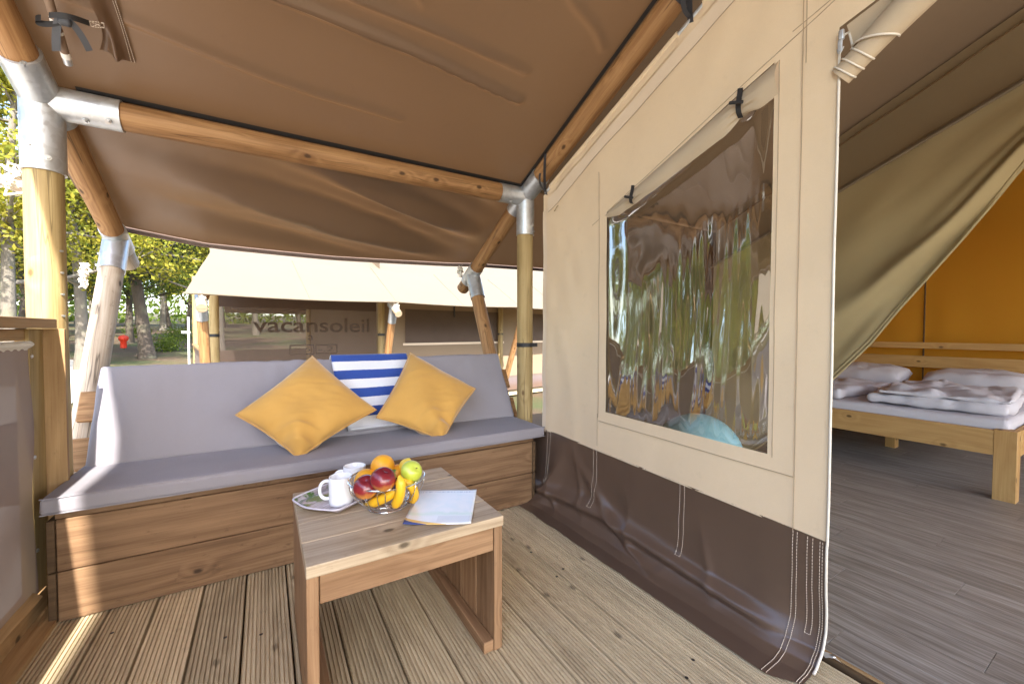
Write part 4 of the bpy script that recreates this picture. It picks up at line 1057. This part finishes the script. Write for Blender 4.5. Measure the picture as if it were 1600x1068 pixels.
def fruit(name, px, py, d, r, mat, label, cat, kind='round', rot=(0, 0, 0), stem=None):
    c = at(px, py, d); prof_ = []
    for a in np.linspace(0, math.pi, 22):
        s_, z = math.sin(a), -math.cos(a)
        if kind == 'apple': rr = s_*(1+.05*math.sin(a)**2); z = z*.92-.22*math.exp(-(s_/.25)**2)*np.sign(z)*.8
        elif kind == 'lemon': rr = s_**1.15; z = z*1.25+.12*np.sign(z)*math.exp(-(s_/.22)**2)
        else: rr = s_; z = z*.97
        prof_.append((rr*r+1e-5, z*r))
    from mathutils import Euler
    rt_ = Euler(rot).to_matrix()
    b = MB(); b.lathe(prof_, 32, c, rt_); o = tag(put(name, b, mat, angle=None, origin=c), label, cat)
    if stem:
        bb = MB(); ax = np.array(rt_ @ Vector((0, 0, 1))); bb.tube([c+ax*r*.62, c+ax*r*.92+np.array([.002, 0, 0])], .0018, 6); put('stem', bb, M['bench_end'], o)
    return o
fruit('orange', 598, 728, 1.44, .0405, om, 'topmost orange on the fruit pile', 'orange', rot=(.4, .2, 0))['group'] = 'oranges in the basket'
fruit('orange', 572, 750, 1.40, .0385, om, 'orange beside the mugs, behind the lower red fruit', 'orange', rot=(1, .5, 0))['group'] = 'oranges in the basket'
fruit('orange', 621, 741, 1.465, .036, om, 'orange half hidden behind the dark red fruit and strawberry', 'orange', rot=(.2, 1.2, 0))['group'] = 'oranges in the basket'
fruit('nectarine', 572, 760, 1.325, .0385, rm_, 'red nectarine pressed against the basket rim near the mugs', 'nectarine', 'apple', (.5, -.4, .3))['group'] = 'red nectarines in the basket'
fruit('nectarine', 599, 748, 1.305, .0390, rm_, 'shiny dark red nectarine in the middle of the front of the pile', 'nectarine', 'apple', (.35, .2, 0))['group'] = 'red nectarines in the basket'
fruit('green_apple', 643, 736, 1.395, .0355, gm, 'yellow green apple on the basket edge', 'apple', 'apple', (.9, .5, 0), stem=True)
fruit('lemon', 634, 728, 1.465, .024, ym, 'small yellow lemon peeping out behind the green apple', 'lemon', 'lemon', (.3, .3, .2))
def banana(pts, r, label):
    P = bez(pts, 18); rs = [r*max(.16, min(1, 5.5*t+.25))*max(.20, min(1, 5*(1-t)+.2)) for t in np.linspace(0, 1, 19)]
    b = MB(); b.tube(P, rs, 7); o = tag(put('banana', b, bm_, angle=None), label, 'banana', 'bananas in the basket')
    bb = MB(); d = P[-1]-P[-2]; d /= np.linalg.norm(d); bb.tube([P[-1]-d*.002, P[-1]+d*.006], r*.24, 6); put('tip', bb, M['bench_end'], o); return o
banana([at(630, 748, 1.335), at(622, 768, 1.325), at(600, 782, 1.315), at(571, 787, 1.345)], .0168, 'banana lying flat across the front of the basket')
banana([at(624, 742, 1.305), at(630, 765, 1.295), at(624, 783, 1.305), at(614, 792, 1.33)], .0160, 'banana standing upright against the front wires')
banana([at(630, 748, 1.36), at(652, 764, 1.37), at(652, 776, 1.40), at(640, 784, 1.43)], .0155, 'banana with a greenish neck below the green apple')
# strawberry and grapes tucked between
sb = at(613, 744, 1.325); b = MB(); b.lathe([(.0001, -.016), (.006, -.012), (.011, -.003), (.0125, .005), (.009, .011), (.0001, .012)], 16, sb)
st_ = tag(put('strawberry', b, plain('strawberry_red', (.42, .02, .02), .3, bumps=300, bumpk=.5)), 'small strawberry with ragged green leaves beside the banana stalks', 'strawberry')
b = MB()
for k in range(12):
    a = k*.9; e = .7+.5*random.random(); tip = sb+np.array([math.cos(a)*.018*e, math.sin(a)*.018*e, .014+.014*random.random()]); s0 = sb+np.array([0, 0, .011]); w_ = np.array([-math.sin(a), math.cos(a), 0])*.0045
    b.poly([s0, (s0+tip)/2+w_+(0, 0, .003), tip, (s0+tip)/2-w_+(0, 0, .003)], (0, 0, .0008))
put('calyx', b, plain('calyx_green', (.08, .22, .05), .6), st_)
b = MB()
for k in range(9):
    p = at(617+random.uniform(-4, 5), 756+random.uniform(-9, 10), 1.318+random.uniform(-.006, .012)); b.lathe([(.0078*math.sin(a)+1e-5, -.0085*math.cos(a)) for a in np.linspace(0, math.pi, 10)], 12, p)
tag(put('grape_bunch', b, plain('dark_grape', (.035, .015, .05), .25, var=.4)), 'few dark grapes squeezed between the nectarine and the banana', 'grapes')
# ---------------------------------------------------------------- leaflet
def leaflet_mat():
    t = NT('printed_leaflet'); u, v, _ = t.xyz(t.uv())       # u,v in 0..1
    n_ = t.noise(t.uv(), 5, 3, .6, .5)
    c = t.mix(t.n('MapRange', {0: n_, 1: .4, 2: .75}).outputs[0], (.86, .87, .89), (.76, .83, .87))
    sky_ = t.n('MapRange', {0: v, 1: .25, 2: 1.0}).outputs[0]; c = t.mix(t.math('MULTIPLY', sky_, .25), c, (.68, .76, .90))
    g = t.n('MapRange', {0: t.math('ABSOLUTE', t.math('SUBTRACT', v, t.math('MULTIPLY_ADD', n_, .12, .20))), 1: .0, 2: .07, 3: .6, 4: 0.0}).outputs[0]; c = t.mix(g, c, (.62, .78, .68))
    swo = t.math('ADD', v, t.math('MULTIPLY', t.math('POWER', t.math('MAXIMUM', u, .001), .7), .22))
    c = t.mix(t.math('LESS_THAN', swo, .25), c, (.86, .86, .88)); c = t.mix(t.math('LESS_THAN', swo, .16), c, (.72, .47, .17)); c = t.mix(t.math('LESS_THAN', swo, .105), c, (.045, .07, .22))
    ln = t.math('LESS_THAN', t.math('FRACT', t.math('MULTIPLY', v, 46)), .45); box_ = t.math('MULTIPLY', t.math('GREATER_THAN', u, .48), t.math('MULTIPLY', t.math('LESS_THAN', v, .20), t.math('GREATER_THAN', v, .05)))
    c = t.mix(t.math('MULTIPLY', t.math('MULTIPLY', ln, box_), .55), c, (.45, .47, .55))
    tl = t.math('MULTIPLY', t.math('GREATER_THAN', v, .90), t.math('MULTIPLY', t.math('LESS_THAN', v, .93), t.math('GREATER_THAN', t.noise(t.comb(t.math('MULTIPLY', u, 60), 0.0), 1.0, 0), .48)))
    c = t.mix(t.math('MULTIPLY', tl, .65), c, (.35, .40, .55))
    return t.fin(t.bsdf(c, .22, Specular_IOR_Level=.5))
lc = [hz(629, 819, TZ+.004), hz(736, 818, TZ+.004), hz(745, 764, TZ+.004), hz(655, 765, TZ+.004)]
b = MB()
def leafl(u, v):
    p = lc[0]*(1-u)*(1-v)+lc[1]*u*(1-v)+lc[2]*u*v+lc[3]*(1-u)*v; p = np.array(p); p[2] = TZ+.003+.003*math.sin(math.pi*u)*math.sin(2*v+.5)+.006*max(0, u-.85)*5*v*.3+.004*abs(2*u-1)**3*(1-v)
    return p
b.sheet(leafl, 20, 24, 1, 1); lf = tag(put('leaflet', b, leaflet_mat(), angle=None), 'white printed leaflet lying on the table in front of the fruit', 'leaflet')
sm_ = lf.modifiers.new('thickness', 'SOLIDIFY'); sm_.thickness = .0012; sm_.offset = -1

# ================================================================== LEFT SIDE SCREEN
scn = empty('side_screen', (-.73, 1.2, 0), 'brown mesh wind screen in a wooden frame along the open side of the deck', 'wind screen')
b = MB(); b.box((-.722, 1.02, 1.073), (.086, 2.46, .036), grain=1); put('top_rail', b, M['rail'], scn)
b = MB(); b.box((-.735, 2.192, .53), (.036, .108, 1.048), grain=2); put('stud', b, M['post'], scn)
b = MB(); b.box((-.705, 2.258, .53), (.090, .020, 1.048), grain=2); put('end_board', b, M['rail'], scn)
b = MB(); b.box((-.735, -.1, .53), (.036, .09, 1.048), grain=2); put('stud', b, M['rail'], scn)
b = MB(); b.box((-.735, 1.0, .055), (.05, 2.4, .075), grain=1); put('bottom_rail', b, M['rail'], scn)
b = MB(); b.box((-.742, 1.0, 1.032), (.03, 2.3, .04), grain=1); put('sub_rail', b, M['rail'], scn)
b = MB(); b.sheet(lambda u, v: (-.716+.006*nz(u*9, v*3, 1)-.004*math.sin(v*9+u*5), lerp(-.2, 2.142, u), lerp(.10, 1.0, v)), 70, 30); put('mesh_cloth', b, M['mesh'], scn, angle=None)
b = MB(); b.sheet(lambda u, v: (-.712-.008*math.cos(v*5)+.0016*math.sin(u*300), lerp(-.2, 2.145, u), lerp(.978, 1.010, v)), 400, 8); put('rolled_hem', b, M['rope'], scn, angle=None)
b = MB(); b.sheet(lambda u, v: (-.700-.012*math.cos(v*6)+.003*math.sin(u*40), lerp(-.2, 2.09, u), lerp(.085, .125, v)), 90, 6); put('bottom_hem', b, M['rail'], scn)
for z in (.955, .59, .25):
    b = MB(); p = np.array([-.716, 2.152, z]); b.lathe([(.0001, .004), (.006, .003), (.008, 0)], 10, p, rot=((0, 0, 1), (0, 1, 0), (-1, 0, 0))); put('screw', b, M['bolt'], scn)

# ================================================================== NEIGHBOUR TENT
NO = np.array([-.60, 5.74, 0]); ua = R(81.685); NU = np.array([math.sin(ua), math.cos(ua), 0]); NV = np.array([-NU[1], NU[0], 0]); ZUP = np.array([0, 0, 1.0])
def npnt(u, v, z): return NO+NU*u+NV*v+ZUP*z
ntf = empty('neighbour_tent', npnt(2.2, .9, -.3), 'cream roofed safari tent across from the porch', 'tent')
NS, NSU = .58, .45; N_EZ = 1.47; NPV, NRV = .90, 3.15
nzp = N_EZ+NS*(NPV+.12); nzr = nzp+NSU*(NRV-NPV); NU1 = 9.4
def nroof(b, v0, v1, z0, z1, nu, nv, sagk, ul0=.14, ul1=.2):
    def fn(u, v):
        uu = lerp(lerp(ul0, ul1, v), NU1, u); bay = (uu % 2.25)/2.25; vv = lerp(v0, v1, v)
        return npnt(uu, vv, lerp(z0, z1, v)-sagk*math.sin(math.pi*bay)*(1-.6*v)+.010*nz(uu*2, vv*3)+.005*uu*(1 if v0 < 0 else 0)*(1-v))
    b.sheet(fn, nu, nv)
b = MB(); nroof(b, -.12, NPV, N_EZ-.02, nzp, 90, 16, .02, -.15, .14); nroof(b, NPV, NRV, nzp, nzr, 60, 20, .02); nroof(b, NRV, 5.4, nzr, nzp, 30, 10, .0, .2, .6); nroof(b, 5.4, 6.2, nzp, N_EZ, 30, 5, 0, .6, .7)
put('roof', b, M['roof_out'], ntf, angle=None)
b = MB(); b.tube([npnt(uu, -.12, N_EZ-.02-.02*math.sin(math.pi*((uu % 2.25)/2.25))+.005*uu) for uu in np.linspace(-.16, NU1, 90)], .012, 8); put('roof_hem', b, M['roof_out'], ntf)
for us in (1.1, 2.25, 3.4, 4.6, 5.7):
    b = MB(); b.tube([npnt(us, lerp(-.11, NPV, q), lerp(N_EZ-.02, nzp, q)-.02*math.sin(math.pi*((us % 2.25)/2.25))*(1-.6*q)+.010*nz(us*2, lerp(-.11, NPV, q)*3)+.005*us*(1-q)+.004) for q in np.linspace(0, 1, 12)], .006, 6); put('roof_seam', b, M['roof_out'], ntf)
for k, uu in enumerate((0.0, 2.25, 4.75, 7.0)):
    lw = NS*1.0; j = npnt(uu, 0, N_EZ-.085); d = (NV+ZUP*NS); d /= np.linalg.norm(d)
    post_b = npnt(uu+.12, NPV, -.32)
    pole('post', [npnt(uu+.17, NPV, -.32), npnt(uu+.17, NPV, 1.70)], .055, M['post'], ntf, 14)
    e = (npnt(uu+.10, .80, -.32)-j); e /= np.linalg.norm(e)
    pole('brace_post', [j+e*.05, npnt(uu+.10, .80, -.32)], .055, M['pole'], ntf, 14)
    pole('rafter', [j-d*.05, npnt(uu+.2, NPV, nzp-.14)], .053, M['pole'], ntf, 12)
    pole('rafter_end', [j-d*.05, j-d*.20], .052, M['table'], ntf, 14)
    b = MB(); b.tube([j-d*.07, j+d*.10], .060, 16); b.tube([j, j+e*.24], .060, 16); put('joint_bracket', b, M['steel'], ntf)
    rope_bundle(j-d*.10+np.array([0, 0, .05]), .042, 10+k, ntf)
    b = MB(); b.lathe([(.0565, -.02), (.058, .02)], 14, npnt(uu+.17, NPV, .98)); put('post_tie', b, M['black'], ntf)
pole('beam', [npnt(.15, NPV, nzp-.14), npnt(NU1-.3, NPV, nzp-.1)], .055, M['pole'], ntf, 12)
for uu in (0.12, 2.35, 4.9):
    pole('post', [npnt(uu, 5.4, -.32), npnt(uu, 5.4, 2.2)], .055, M['post'], ntf, 12)
# far opening of its porch: hem, low screen and boards
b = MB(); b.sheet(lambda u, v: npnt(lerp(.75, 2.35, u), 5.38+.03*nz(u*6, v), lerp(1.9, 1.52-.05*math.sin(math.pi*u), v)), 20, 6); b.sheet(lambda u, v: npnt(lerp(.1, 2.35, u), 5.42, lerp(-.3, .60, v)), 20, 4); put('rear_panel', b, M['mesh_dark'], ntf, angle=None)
b = MB(); b.sheet(lambda u, v: npnt(.09, lerp(1.0, 5.4, v), lerp(-.3, .72, u)), 4, 12); put('side_panel', b, M['mesh'], ntf, angle=None)
b = MB(); c_ = npnt(.09, 3.2, .74); b.box(c_, (.08, 4.4, .035), rot=[[NU[0], NV[0], 0], [NU[1], NV[1], 0], [0, 0, 1]], grain=1); put('side_rail', b, M['rail'], ntf)
b = MB(); b.box(npnt(4.5, 3.2, -.24), (9.0, 4.7, .1), rot=[[NU[0], NV[0], 0], [NU[1], NV[1], 0], [0, 0, 1]], bev=0, grain=1); put('deck', b, M['deck'], ntf)
# mesh banner in the porch bay, with its lettering
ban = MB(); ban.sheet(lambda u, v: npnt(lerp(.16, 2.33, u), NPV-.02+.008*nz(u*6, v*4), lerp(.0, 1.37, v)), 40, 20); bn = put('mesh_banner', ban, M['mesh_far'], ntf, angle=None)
b = MB(); b.sheet(lambda u, v: npnt(lerp(.16, 2.33, u), NPV-.024+.008*nz(u*9, v*2), lerp(1.36, 1.62, v)), 40, 6); put('banner_hem', b, plain('dark_brown_cloth', (.075, .045, .03), .8), ntf, angle=None)
def lettering(txt, u0, z0, width, height, mat, parent, name, bold=.0):
    cu_ = bpy.data.curves.new(name, 'FONT'); cu_.body = txt; cu_.size = 1; cu_.offset = bold; cu_.extrude = .0
    to = bpy.data.objects.new(name+'_tmp', cu_); COL.objects.link(to); bpy.context.view_layer.update()
    me = bpy.data.meshes.new_from_object(to.evaluated_get(bpy.context.evaluated_depsgraph_get())); bpy.data.objects.remove(to)
    P = np.array([v.co[:] for v in me.vertices]); x0, x1 = P[:, 0].min(), P[:, 0].max(); y0, y1 = P[:, 1].min(), P[:, 1].max()
    base = np.array(WL[parent.name])
    for v in me.vertices:
        q = npnt(u0+(v.co[0]-x0)/(x1-x0)*width, NPV-.004, z0+(v.co[1]-y0)/(y1-y0)*height); v.co = Vector(q-base)
    me.materials.clear(); me.materials.append(mat); o = bpy.data.objects.new(name, me); COL.objects.link(o); o.parent = parent; WL[o.name] = base; return o
ink = plain('dark_banner_print', (.052, .036, .027), .8)
lettering('vacansoleil', .60, 1.02, 1.62, .215, ink, bn, 'lettering', .012)
lettering('a', 1.30, .905, .075, .07, ink, bn, 'lettering'); 
for (u0, tx, wdt) in ((1.09, '#.5', .24), (1.44, '-.2', .22)):
    b = MB(); uvr = [(u0-.03, .70), (u0+wdt+.05, .70), (u0+wdt+.05, .83), (u0-.03, .83)]
    for i in range(4):
        p, q = uvr[i], uvr[(i+1) % 4]; b.tube([npnt(p[0], NPV-.004, p[1]), npnt(q[0], NPV-.004, q[1])], .011, 5)
    put('print_frame', b, ink, bn); lettering(tx, u0, .73, wdt, .07, ink, bn, 'lettering')
# canvas wall of its living room, with dark mesh windows
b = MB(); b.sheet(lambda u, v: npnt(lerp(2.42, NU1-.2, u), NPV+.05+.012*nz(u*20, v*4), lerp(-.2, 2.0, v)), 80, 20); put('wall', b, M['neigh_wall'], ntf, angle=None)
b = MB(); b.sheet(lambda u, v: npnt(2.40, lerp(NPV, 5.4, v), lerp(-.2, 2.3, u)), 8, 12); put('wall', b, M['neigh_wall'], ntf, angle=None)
for (u0, u1) in ((2.86, 5.0), (5.55, 7.0)):
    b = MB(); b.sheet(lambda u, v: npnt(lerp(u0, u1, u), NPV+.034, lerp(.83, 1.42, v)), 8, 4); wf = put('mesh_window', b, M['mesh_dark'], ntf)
    b = MB(); b.sheet(lambda u, v: npnt(lerp(u0-.04, u1+.04, u), NPV+.036, lerp(.79, .83, v)), 8, 1); put('window_hem', b, M['canvas_hem'], wf)
b = MB(); b.box(npnt(3.84, NPV+.02, 1.42), (.03, .006, .24), rot=[[NU[0], NV[0], 0], [NU[1], NV[1], 0], [0, 0, 1]], bev=.001); put('blind_strap', b, M['black'], ntf)
b = MB(); b.sheet(lambda u, v: npnt(lerp(2.42, NU1-.2, u), NPV+.03-.14*v*v, lerp(.10, -.18, v)+.01), 60, 6); put('skirt', b, M['skirt'], ntf, angle=None)

# ================================================================== TREES
def tree_parts(seed, height, kind):
    rn = random.Random(seed); tb = MB(); leaves = []
    lean = np.array([rn.uniform(-.12, .12), rn.uniform(-.12, .12), 1.0]); P = []; p = np.zeros(3)
    n = 12
    for k in range(n+1):
        t = k/n; P.append(lean*height*.86*t+np.array([.16*math.sin(t*5+seed), .16*math.cos(t*4+seed*2), 0])*t)
    r0 = height*.014+.02
    if kind == 'conifer': r0 *= 1.15
    tb.tube(P, [r0*(1.35 if k == 0 else 1)*(1-.85*k/n)+.012 for k in range(n+1)], 9)
    nb_ = {'spring': 17, 'green': 19, 'conifer': 30}[kind]
    for k in range(nb_):
        t = rn.uniform(.26, .98) if kind != 'conifer' else rn.uniform(.30, .99); base = np.array([np.interp(t*n, range(n+1), [q[i] for q in P]) for i in range(3)])
        az = k*2.39996+rn.uniform(-.4, .4)
        if kind == 'conifer': ln = height*.30*(1.08-t)+.3; el = rn.uniform(-.25, .15)
        else: ln = height*(.40*(1.02-t)**.7)+.35; el = rn.uniform(.1, .8)
        d = np.array([math.cos(az)*math.cos(el), math.sin(az)*math.cos(el), math.sin(el)]); Q = [base]
        for s in range(6):
            d = d+np.array([rn.uniform(-.2, .2), rn.uniform(-.2, .2), rn.uniform(-.10, .16) if kind != 'conifer' else rn.uniform(-.14, .06)]); d /= np.linalg.norm(d); Q.append(Q[-1]+d*ln/6)
        rb = r0*(1-.8*t)*.42+.008; tb.tube(Q, [rb*(1-.8*s/6)+.003 for s in range(7)], 5)
        nsub = 5 if kind != 'conifer' else 6
        for s in range(nsub):
            st_i = rn.randint(1, 6); b0 = Q[st_i]; dd = d*.5+np.array([rn.uniform(-1, 1), rn.uniform(-1, 1), rn.uniform(-.3, .7) if kind != 'conifer' else rn.uniform(-.5, .2)]); dd /= np.linalg.norm(dd)
            l2 = ln*rn.uniform(.22, .5); e_ = b0+dd*l2
            tb.tube([b0, (b0+e_)/2+np.array([rn.uniform(-.05, .05)]*3), e_], [.011, .007, .003], 4, caps=False)
            m_ = {'spring': 135, 'green': 150, 'conifer': 135}[kind]
            for q in range(m_):
                f = rn.random()**.6; c = b0*(1-f)+e_*f; sp = .10+.16*l2
                leaves.append((c+np.array([rn.gauss(0, sp), rn.gauss(0, sp), rn.gauss(0, sp*.7)]), rn.random()))
    C = np.array([l[0] for l in leaves]); N = len(C); rr = np.random.default_rng(seed)
    sz = rr.uniform(.035, .075, N)[:, None]*{'spring': 1.0, 'green': 1.15, 'conifer': 1.0}[kind]
    a = rr.normal(size=(N, 3)); a /= np.linalg.norm(a, axis=1)[:, None]; b_ = rr.normal(size=(N, 3)); b_ -= a*(a*b_).sum(1)[:, None]; b_ /= np.linalg.norm(b_, axis=1)[:, None]
    asp = .55 if kind != 'conifer' else .38
    V = np.stack([C-a*sz, C+b_*sz*asp, C+a*sz, C-b_*sz*asp], 1).reshape(-1, 3)
    return tb, V, N
TREES = {}
def tree_proto(key, seed, height, kind, leafmat, barkmat):
    tb, V, N = tree_parts(seed, height, kind)
    me = bpy.data.meshes.new('crown'); me.vertices.add(4*N); me.vertices.foreach_set('co', V.astype(np.float32).ravel())
    me.loops.add(4*N); me.loops.foreach_set('vertex_index', np.arange(4*N, dtype=np.int32)); me.polygons.add(N)
    me.polygons.foreach_set('loop_start', np.arange(0, 4*N, 4, dtype=np.int32)); me.update(); me.validate(); me.materials.append(leafmat)
    TREES[key] = (tb, me, barkmat)
def plant(key, x, y, rotz, sc, label, group=None, name='tree'):
    tb, cm, bk_ = TREES[key]; loc = (x, y, ground_z(x, y)-.05)
    root = empty(name, loc, label, 'tree', group)
    if not hasattr(tb, 'mesh'):
        v_ = MB(); v_.v = tb.v; v_.f = tb.f; v_.uv = tb.uv; v_.sm = tb.sm
        o = put('trunk', tb, bk_, None, angle=None, origin=(0, 0, 0)); tb.mesh = o.data; bpy.data.objects.remove(o)
    t_ = bpy.data.objects.new('trunk', tb.mesh); COL.objects.link(t_); t_.parent = root
    c_ = bpy.data.objects.new('crown', cm); COL.objects.link(c_); c_.parent = root
    root.rotation_euler.z = rotz; root.scale = (sc, sc, sc); return root
tree_proto('s1', 11, 8.0, 'spring', M['leaf_spring'], M['bark_pale']); tree_proto('s2', 23, 7.0, 'spring', M['leaf_spring'], M['bark'])
tree_proto('g1', 31, 8.5, 'green', M['leaf_green'], M['bark']); tree_proto('g2', 47, 7.5, 'green', M['leaf_green'], M['bark_pale'])
tree_proto('c1', 59, 9.5, 'conifer', M['leaf_dark'], M['bark'])
def pxy(px, d): p = at(px, 535, d); return p[0], p[1]
NEAR = [('c1', 230, 13.0, .3, 1.0, 'dark evergreen tree with a double looking trunk beside the neighbouring tent', 'evergreen_tree'),
        ('g1', 203, 17.5, 1.2, .9, 'leaning green tree behind the red object', 'tree'),
        ('s1', 128, 10.5, 2.0, 1.0, 'pale barked spring tree between the big post and the leaning post', 'tree'),
        ('s2', 62, 12.0, 3.1, 1.0, 'dark barked spring tree seen just left of the big post', 'tree'),
        ('s1', 12, 8.6, 4.4, 1.0, 'yellow green spring tree at the very edge of the view with pale bare limbs', 'tree'),
        ('s2', 292, 21.0, 5.0, 1.0, 'spring tree behind the corner of the neighbouring tent roof', 'tree'),
        ('s1', 345, 14.0, .9, .95, 'pale trunk standing behind the lettered banner near its outer edge', 'tree'),
        ('g2', 545, 17.5, 2.2, 1.0, 'stout pale tree seen through the banner near the towel', 'tree')]
for key, px, d, rz, s, lb, nm in NEAR: plant(key, *pxy(px, d), rz, s, lb, None, nm)
FARL = {'c': ('dark evergreen tree in the far wood behind the tents', 'dark evergreens of the far wood'), 's': ('yellow green spring tree in the far wood behind the tents', 'spring trees of the far wood'), 'g': ('mid green leafy tree in the far wood behind the tents', 'green trees of the far wood')}
def far_tree(key, x, y, rz, sc): plant(key, x, y, rz, sc, FARL[key[0]][0], FARL[key[0]][1], 'tree')
rn = random.Random(99)
far_spots = [(px, d) for px, d in [(30, 18), (100, 19), (160, 22), (255, 26), (60, 25), (310, 30), (200, 31), (120, 33), (20, 34), (400, 24), (470, 27), (620, 25), (350, 34), (-60, 14), (-180, 11), (-420, 9.5), (-120, 22), (-300, 17), (-700, 11)]]
for i, (px, d) in enumerate(far_spots):
    x, y = pxy(px, d); key = ['g1', 's2', 'g2', 's1', 'g1', 'c1'][i % 6]
    far_tree(key, x, y, rn.uniform(0, 6.3), rn.uniform(.9, 1.25))
for i in range(46):                                        # the far edge of the wood
    a = rn.uniform(-78, 60); d = rn.uniform(36, 60); x, y = d*math.sin(R(a)), d*math.cos(R(a))
    far_tree(rn.choice(['g1', 'g2', 's1', 'c1', 's2']), x, y, rn.uniform(0, 6.3), rn.uniform(1.1, 1.5))
for i in range(10):                                        # woods to the open left side of the deck
    a = rn.uniform(-100, -42); d = rn.uniform(9, 22); x, y = d*math.sin(R(a)), d*math.cos(R(a))
    far_tree(rn.choice(['g1', 'g2', 's1', 's2']), x, y, rn.uniform(0, 6.3), rn.uniform(.85, 1.1))
# low shrubs
def shrub(x, y, r, seed, label):
    rr = np.random.default_rng(seed); N = 900; C = rr.normal(size=(N, 3))*np.array([r*.5, r*.5, r*.32])+np.array([0, 0, r*.5]); C[:, 2] = np.abs(C[:, 2])
    sz = rr.uniform(.03, .06, N)[:, None]; a = rr.normal(size=(N, 3)); a /= np.linalg.norm(a, axis=1)[:, None]; b_ = np.cross(a, rr.normal(size=(N, 3))); b_ /= np.linalg.norm(b_, axis=1)[:, None]
    V = np.stack([C-a*sz, C+b_*sz*.5, C+a*sz, C-b_*sz*.5], 1).reshape(-1, 3); me = bpy.data.meshes.new('shrub'); me.from_pydata(V.tolist(), [], np.arange(4*N).reshape(-1, 4).tolist()); me.materials.append(M['leaf_green'])
    o = bpy.data.objects.new('shrub', me); COL.objects.link(o); o.location = (x, y, ground_z(x, y)); tag(o, label, 'shrub')
for i, (px, d, r, lb) in enumerate([(262, 15, .5, 'low green shrub on the leaf litter beside the evergreen trunk'), (278, 20, .6, 'low green shrub further back, near the thin white pole'), (215, 20, .5, 'low shrub at the foot of the leaning tree')]):
    shrub(*pxy(px, d), r, 200+i, lb)
# red objects at the foot of the trees: a round top on a body
for px, d, h, lb in ((193, 15.0, .36, 'small bright red object beside the leaning tree'), (86, 15.5, .36, 'small bright red object seen between the posts')):
    x, y = pxy(px, d); z = ground_z(x, y); b = MB(); b.lathe([(.0001, .06), (.09, .06), (.095, .10), (.09, .30), (.13, .34), (.15, .42), (.12, .50), (.0001, .54)], 14, (x, y, z)); o = put('red_marker', b, plain('red_plastic', (.72, .045, .015), .5)); tag(o, lb, 'red marker', 'red markers among the trees')
    b = MB(); b.tube([(x, y, z-.1), (x, y, z+.07)], .03, 8); put('stake', b, M['bark'], o)
# thin white pole near the neighbour's corner
x, y = pxy(295, 9.5); b = MB(); b.tube([(x, y, ground_z(x, y)-.1), (x, y, 1.35)], .022, 8); wp = tag(put('marker_pole', b, plain('white_paint', (.78, .78, .76), .5)), 'thin white pole standing just beyond the neighbouring tent corner', 'pole')
b = MB(); b.box((x-.05, y, 1.0), (.16, .02, .05), bev=.003); put('cross_piece', b, plain('white_paint', (.78, .78, .76), .5), wp)

# far wood that closes the view behind the single trees: one leafy mass
rr = np.random.default_rng(5); N = 46000
ang_ = rr.uniform(R(-88), R(62), N); dd = rr.uniform(52, 74, N); hgt = 8.5*(1+.25*np.sin(ang_*23)+.15*np.sin(ang_*57+1))
C = np.stack([dd*np.sin(ang_), dd*np.cos(ang_), rr.uniform(0, 1, N)**.9*hgt+.6], 1)
sz = rr.uniform(.16, .36, N)[:, None]; a = rr.normal(size=(N, 3)); a /= np.linalg.norm(a, axis=1)[:, None]; b_ = np.cross(a, rr.normal(size=(N, 3))); b_ /= np.linalg.norm(b_, axis=1)[:, None]
V = np.stack([C-a*sz, C+b_*sz*.6, C+a*sz, C-b_*sz*.6], 1).reshape(-1, 3)
me = bpy.data.meshes.new('far_wood'); me.vertices.add(4*N); me.vertices.foreach_set('co', V.astype(np.float32).ravel())
me.loops.add(4*N); me.loops.foreach_set('vertex_index', np.arange(4*N, dtype=np.int32)); me.polygons.add(N); me.polygons.foreach_set('loop_start', np.arange(0, 4*N, 4, dtype=np.int32)); me.update(); me.validate(); me.materials.append(M['leaf_green'])
o = bpy.data.objects.new('far_wood', me); COL.objects.link(o); o['kind'] = 'stuff'; tag(o, 'leafy far wood closing the view behind the single trees', 'wood')
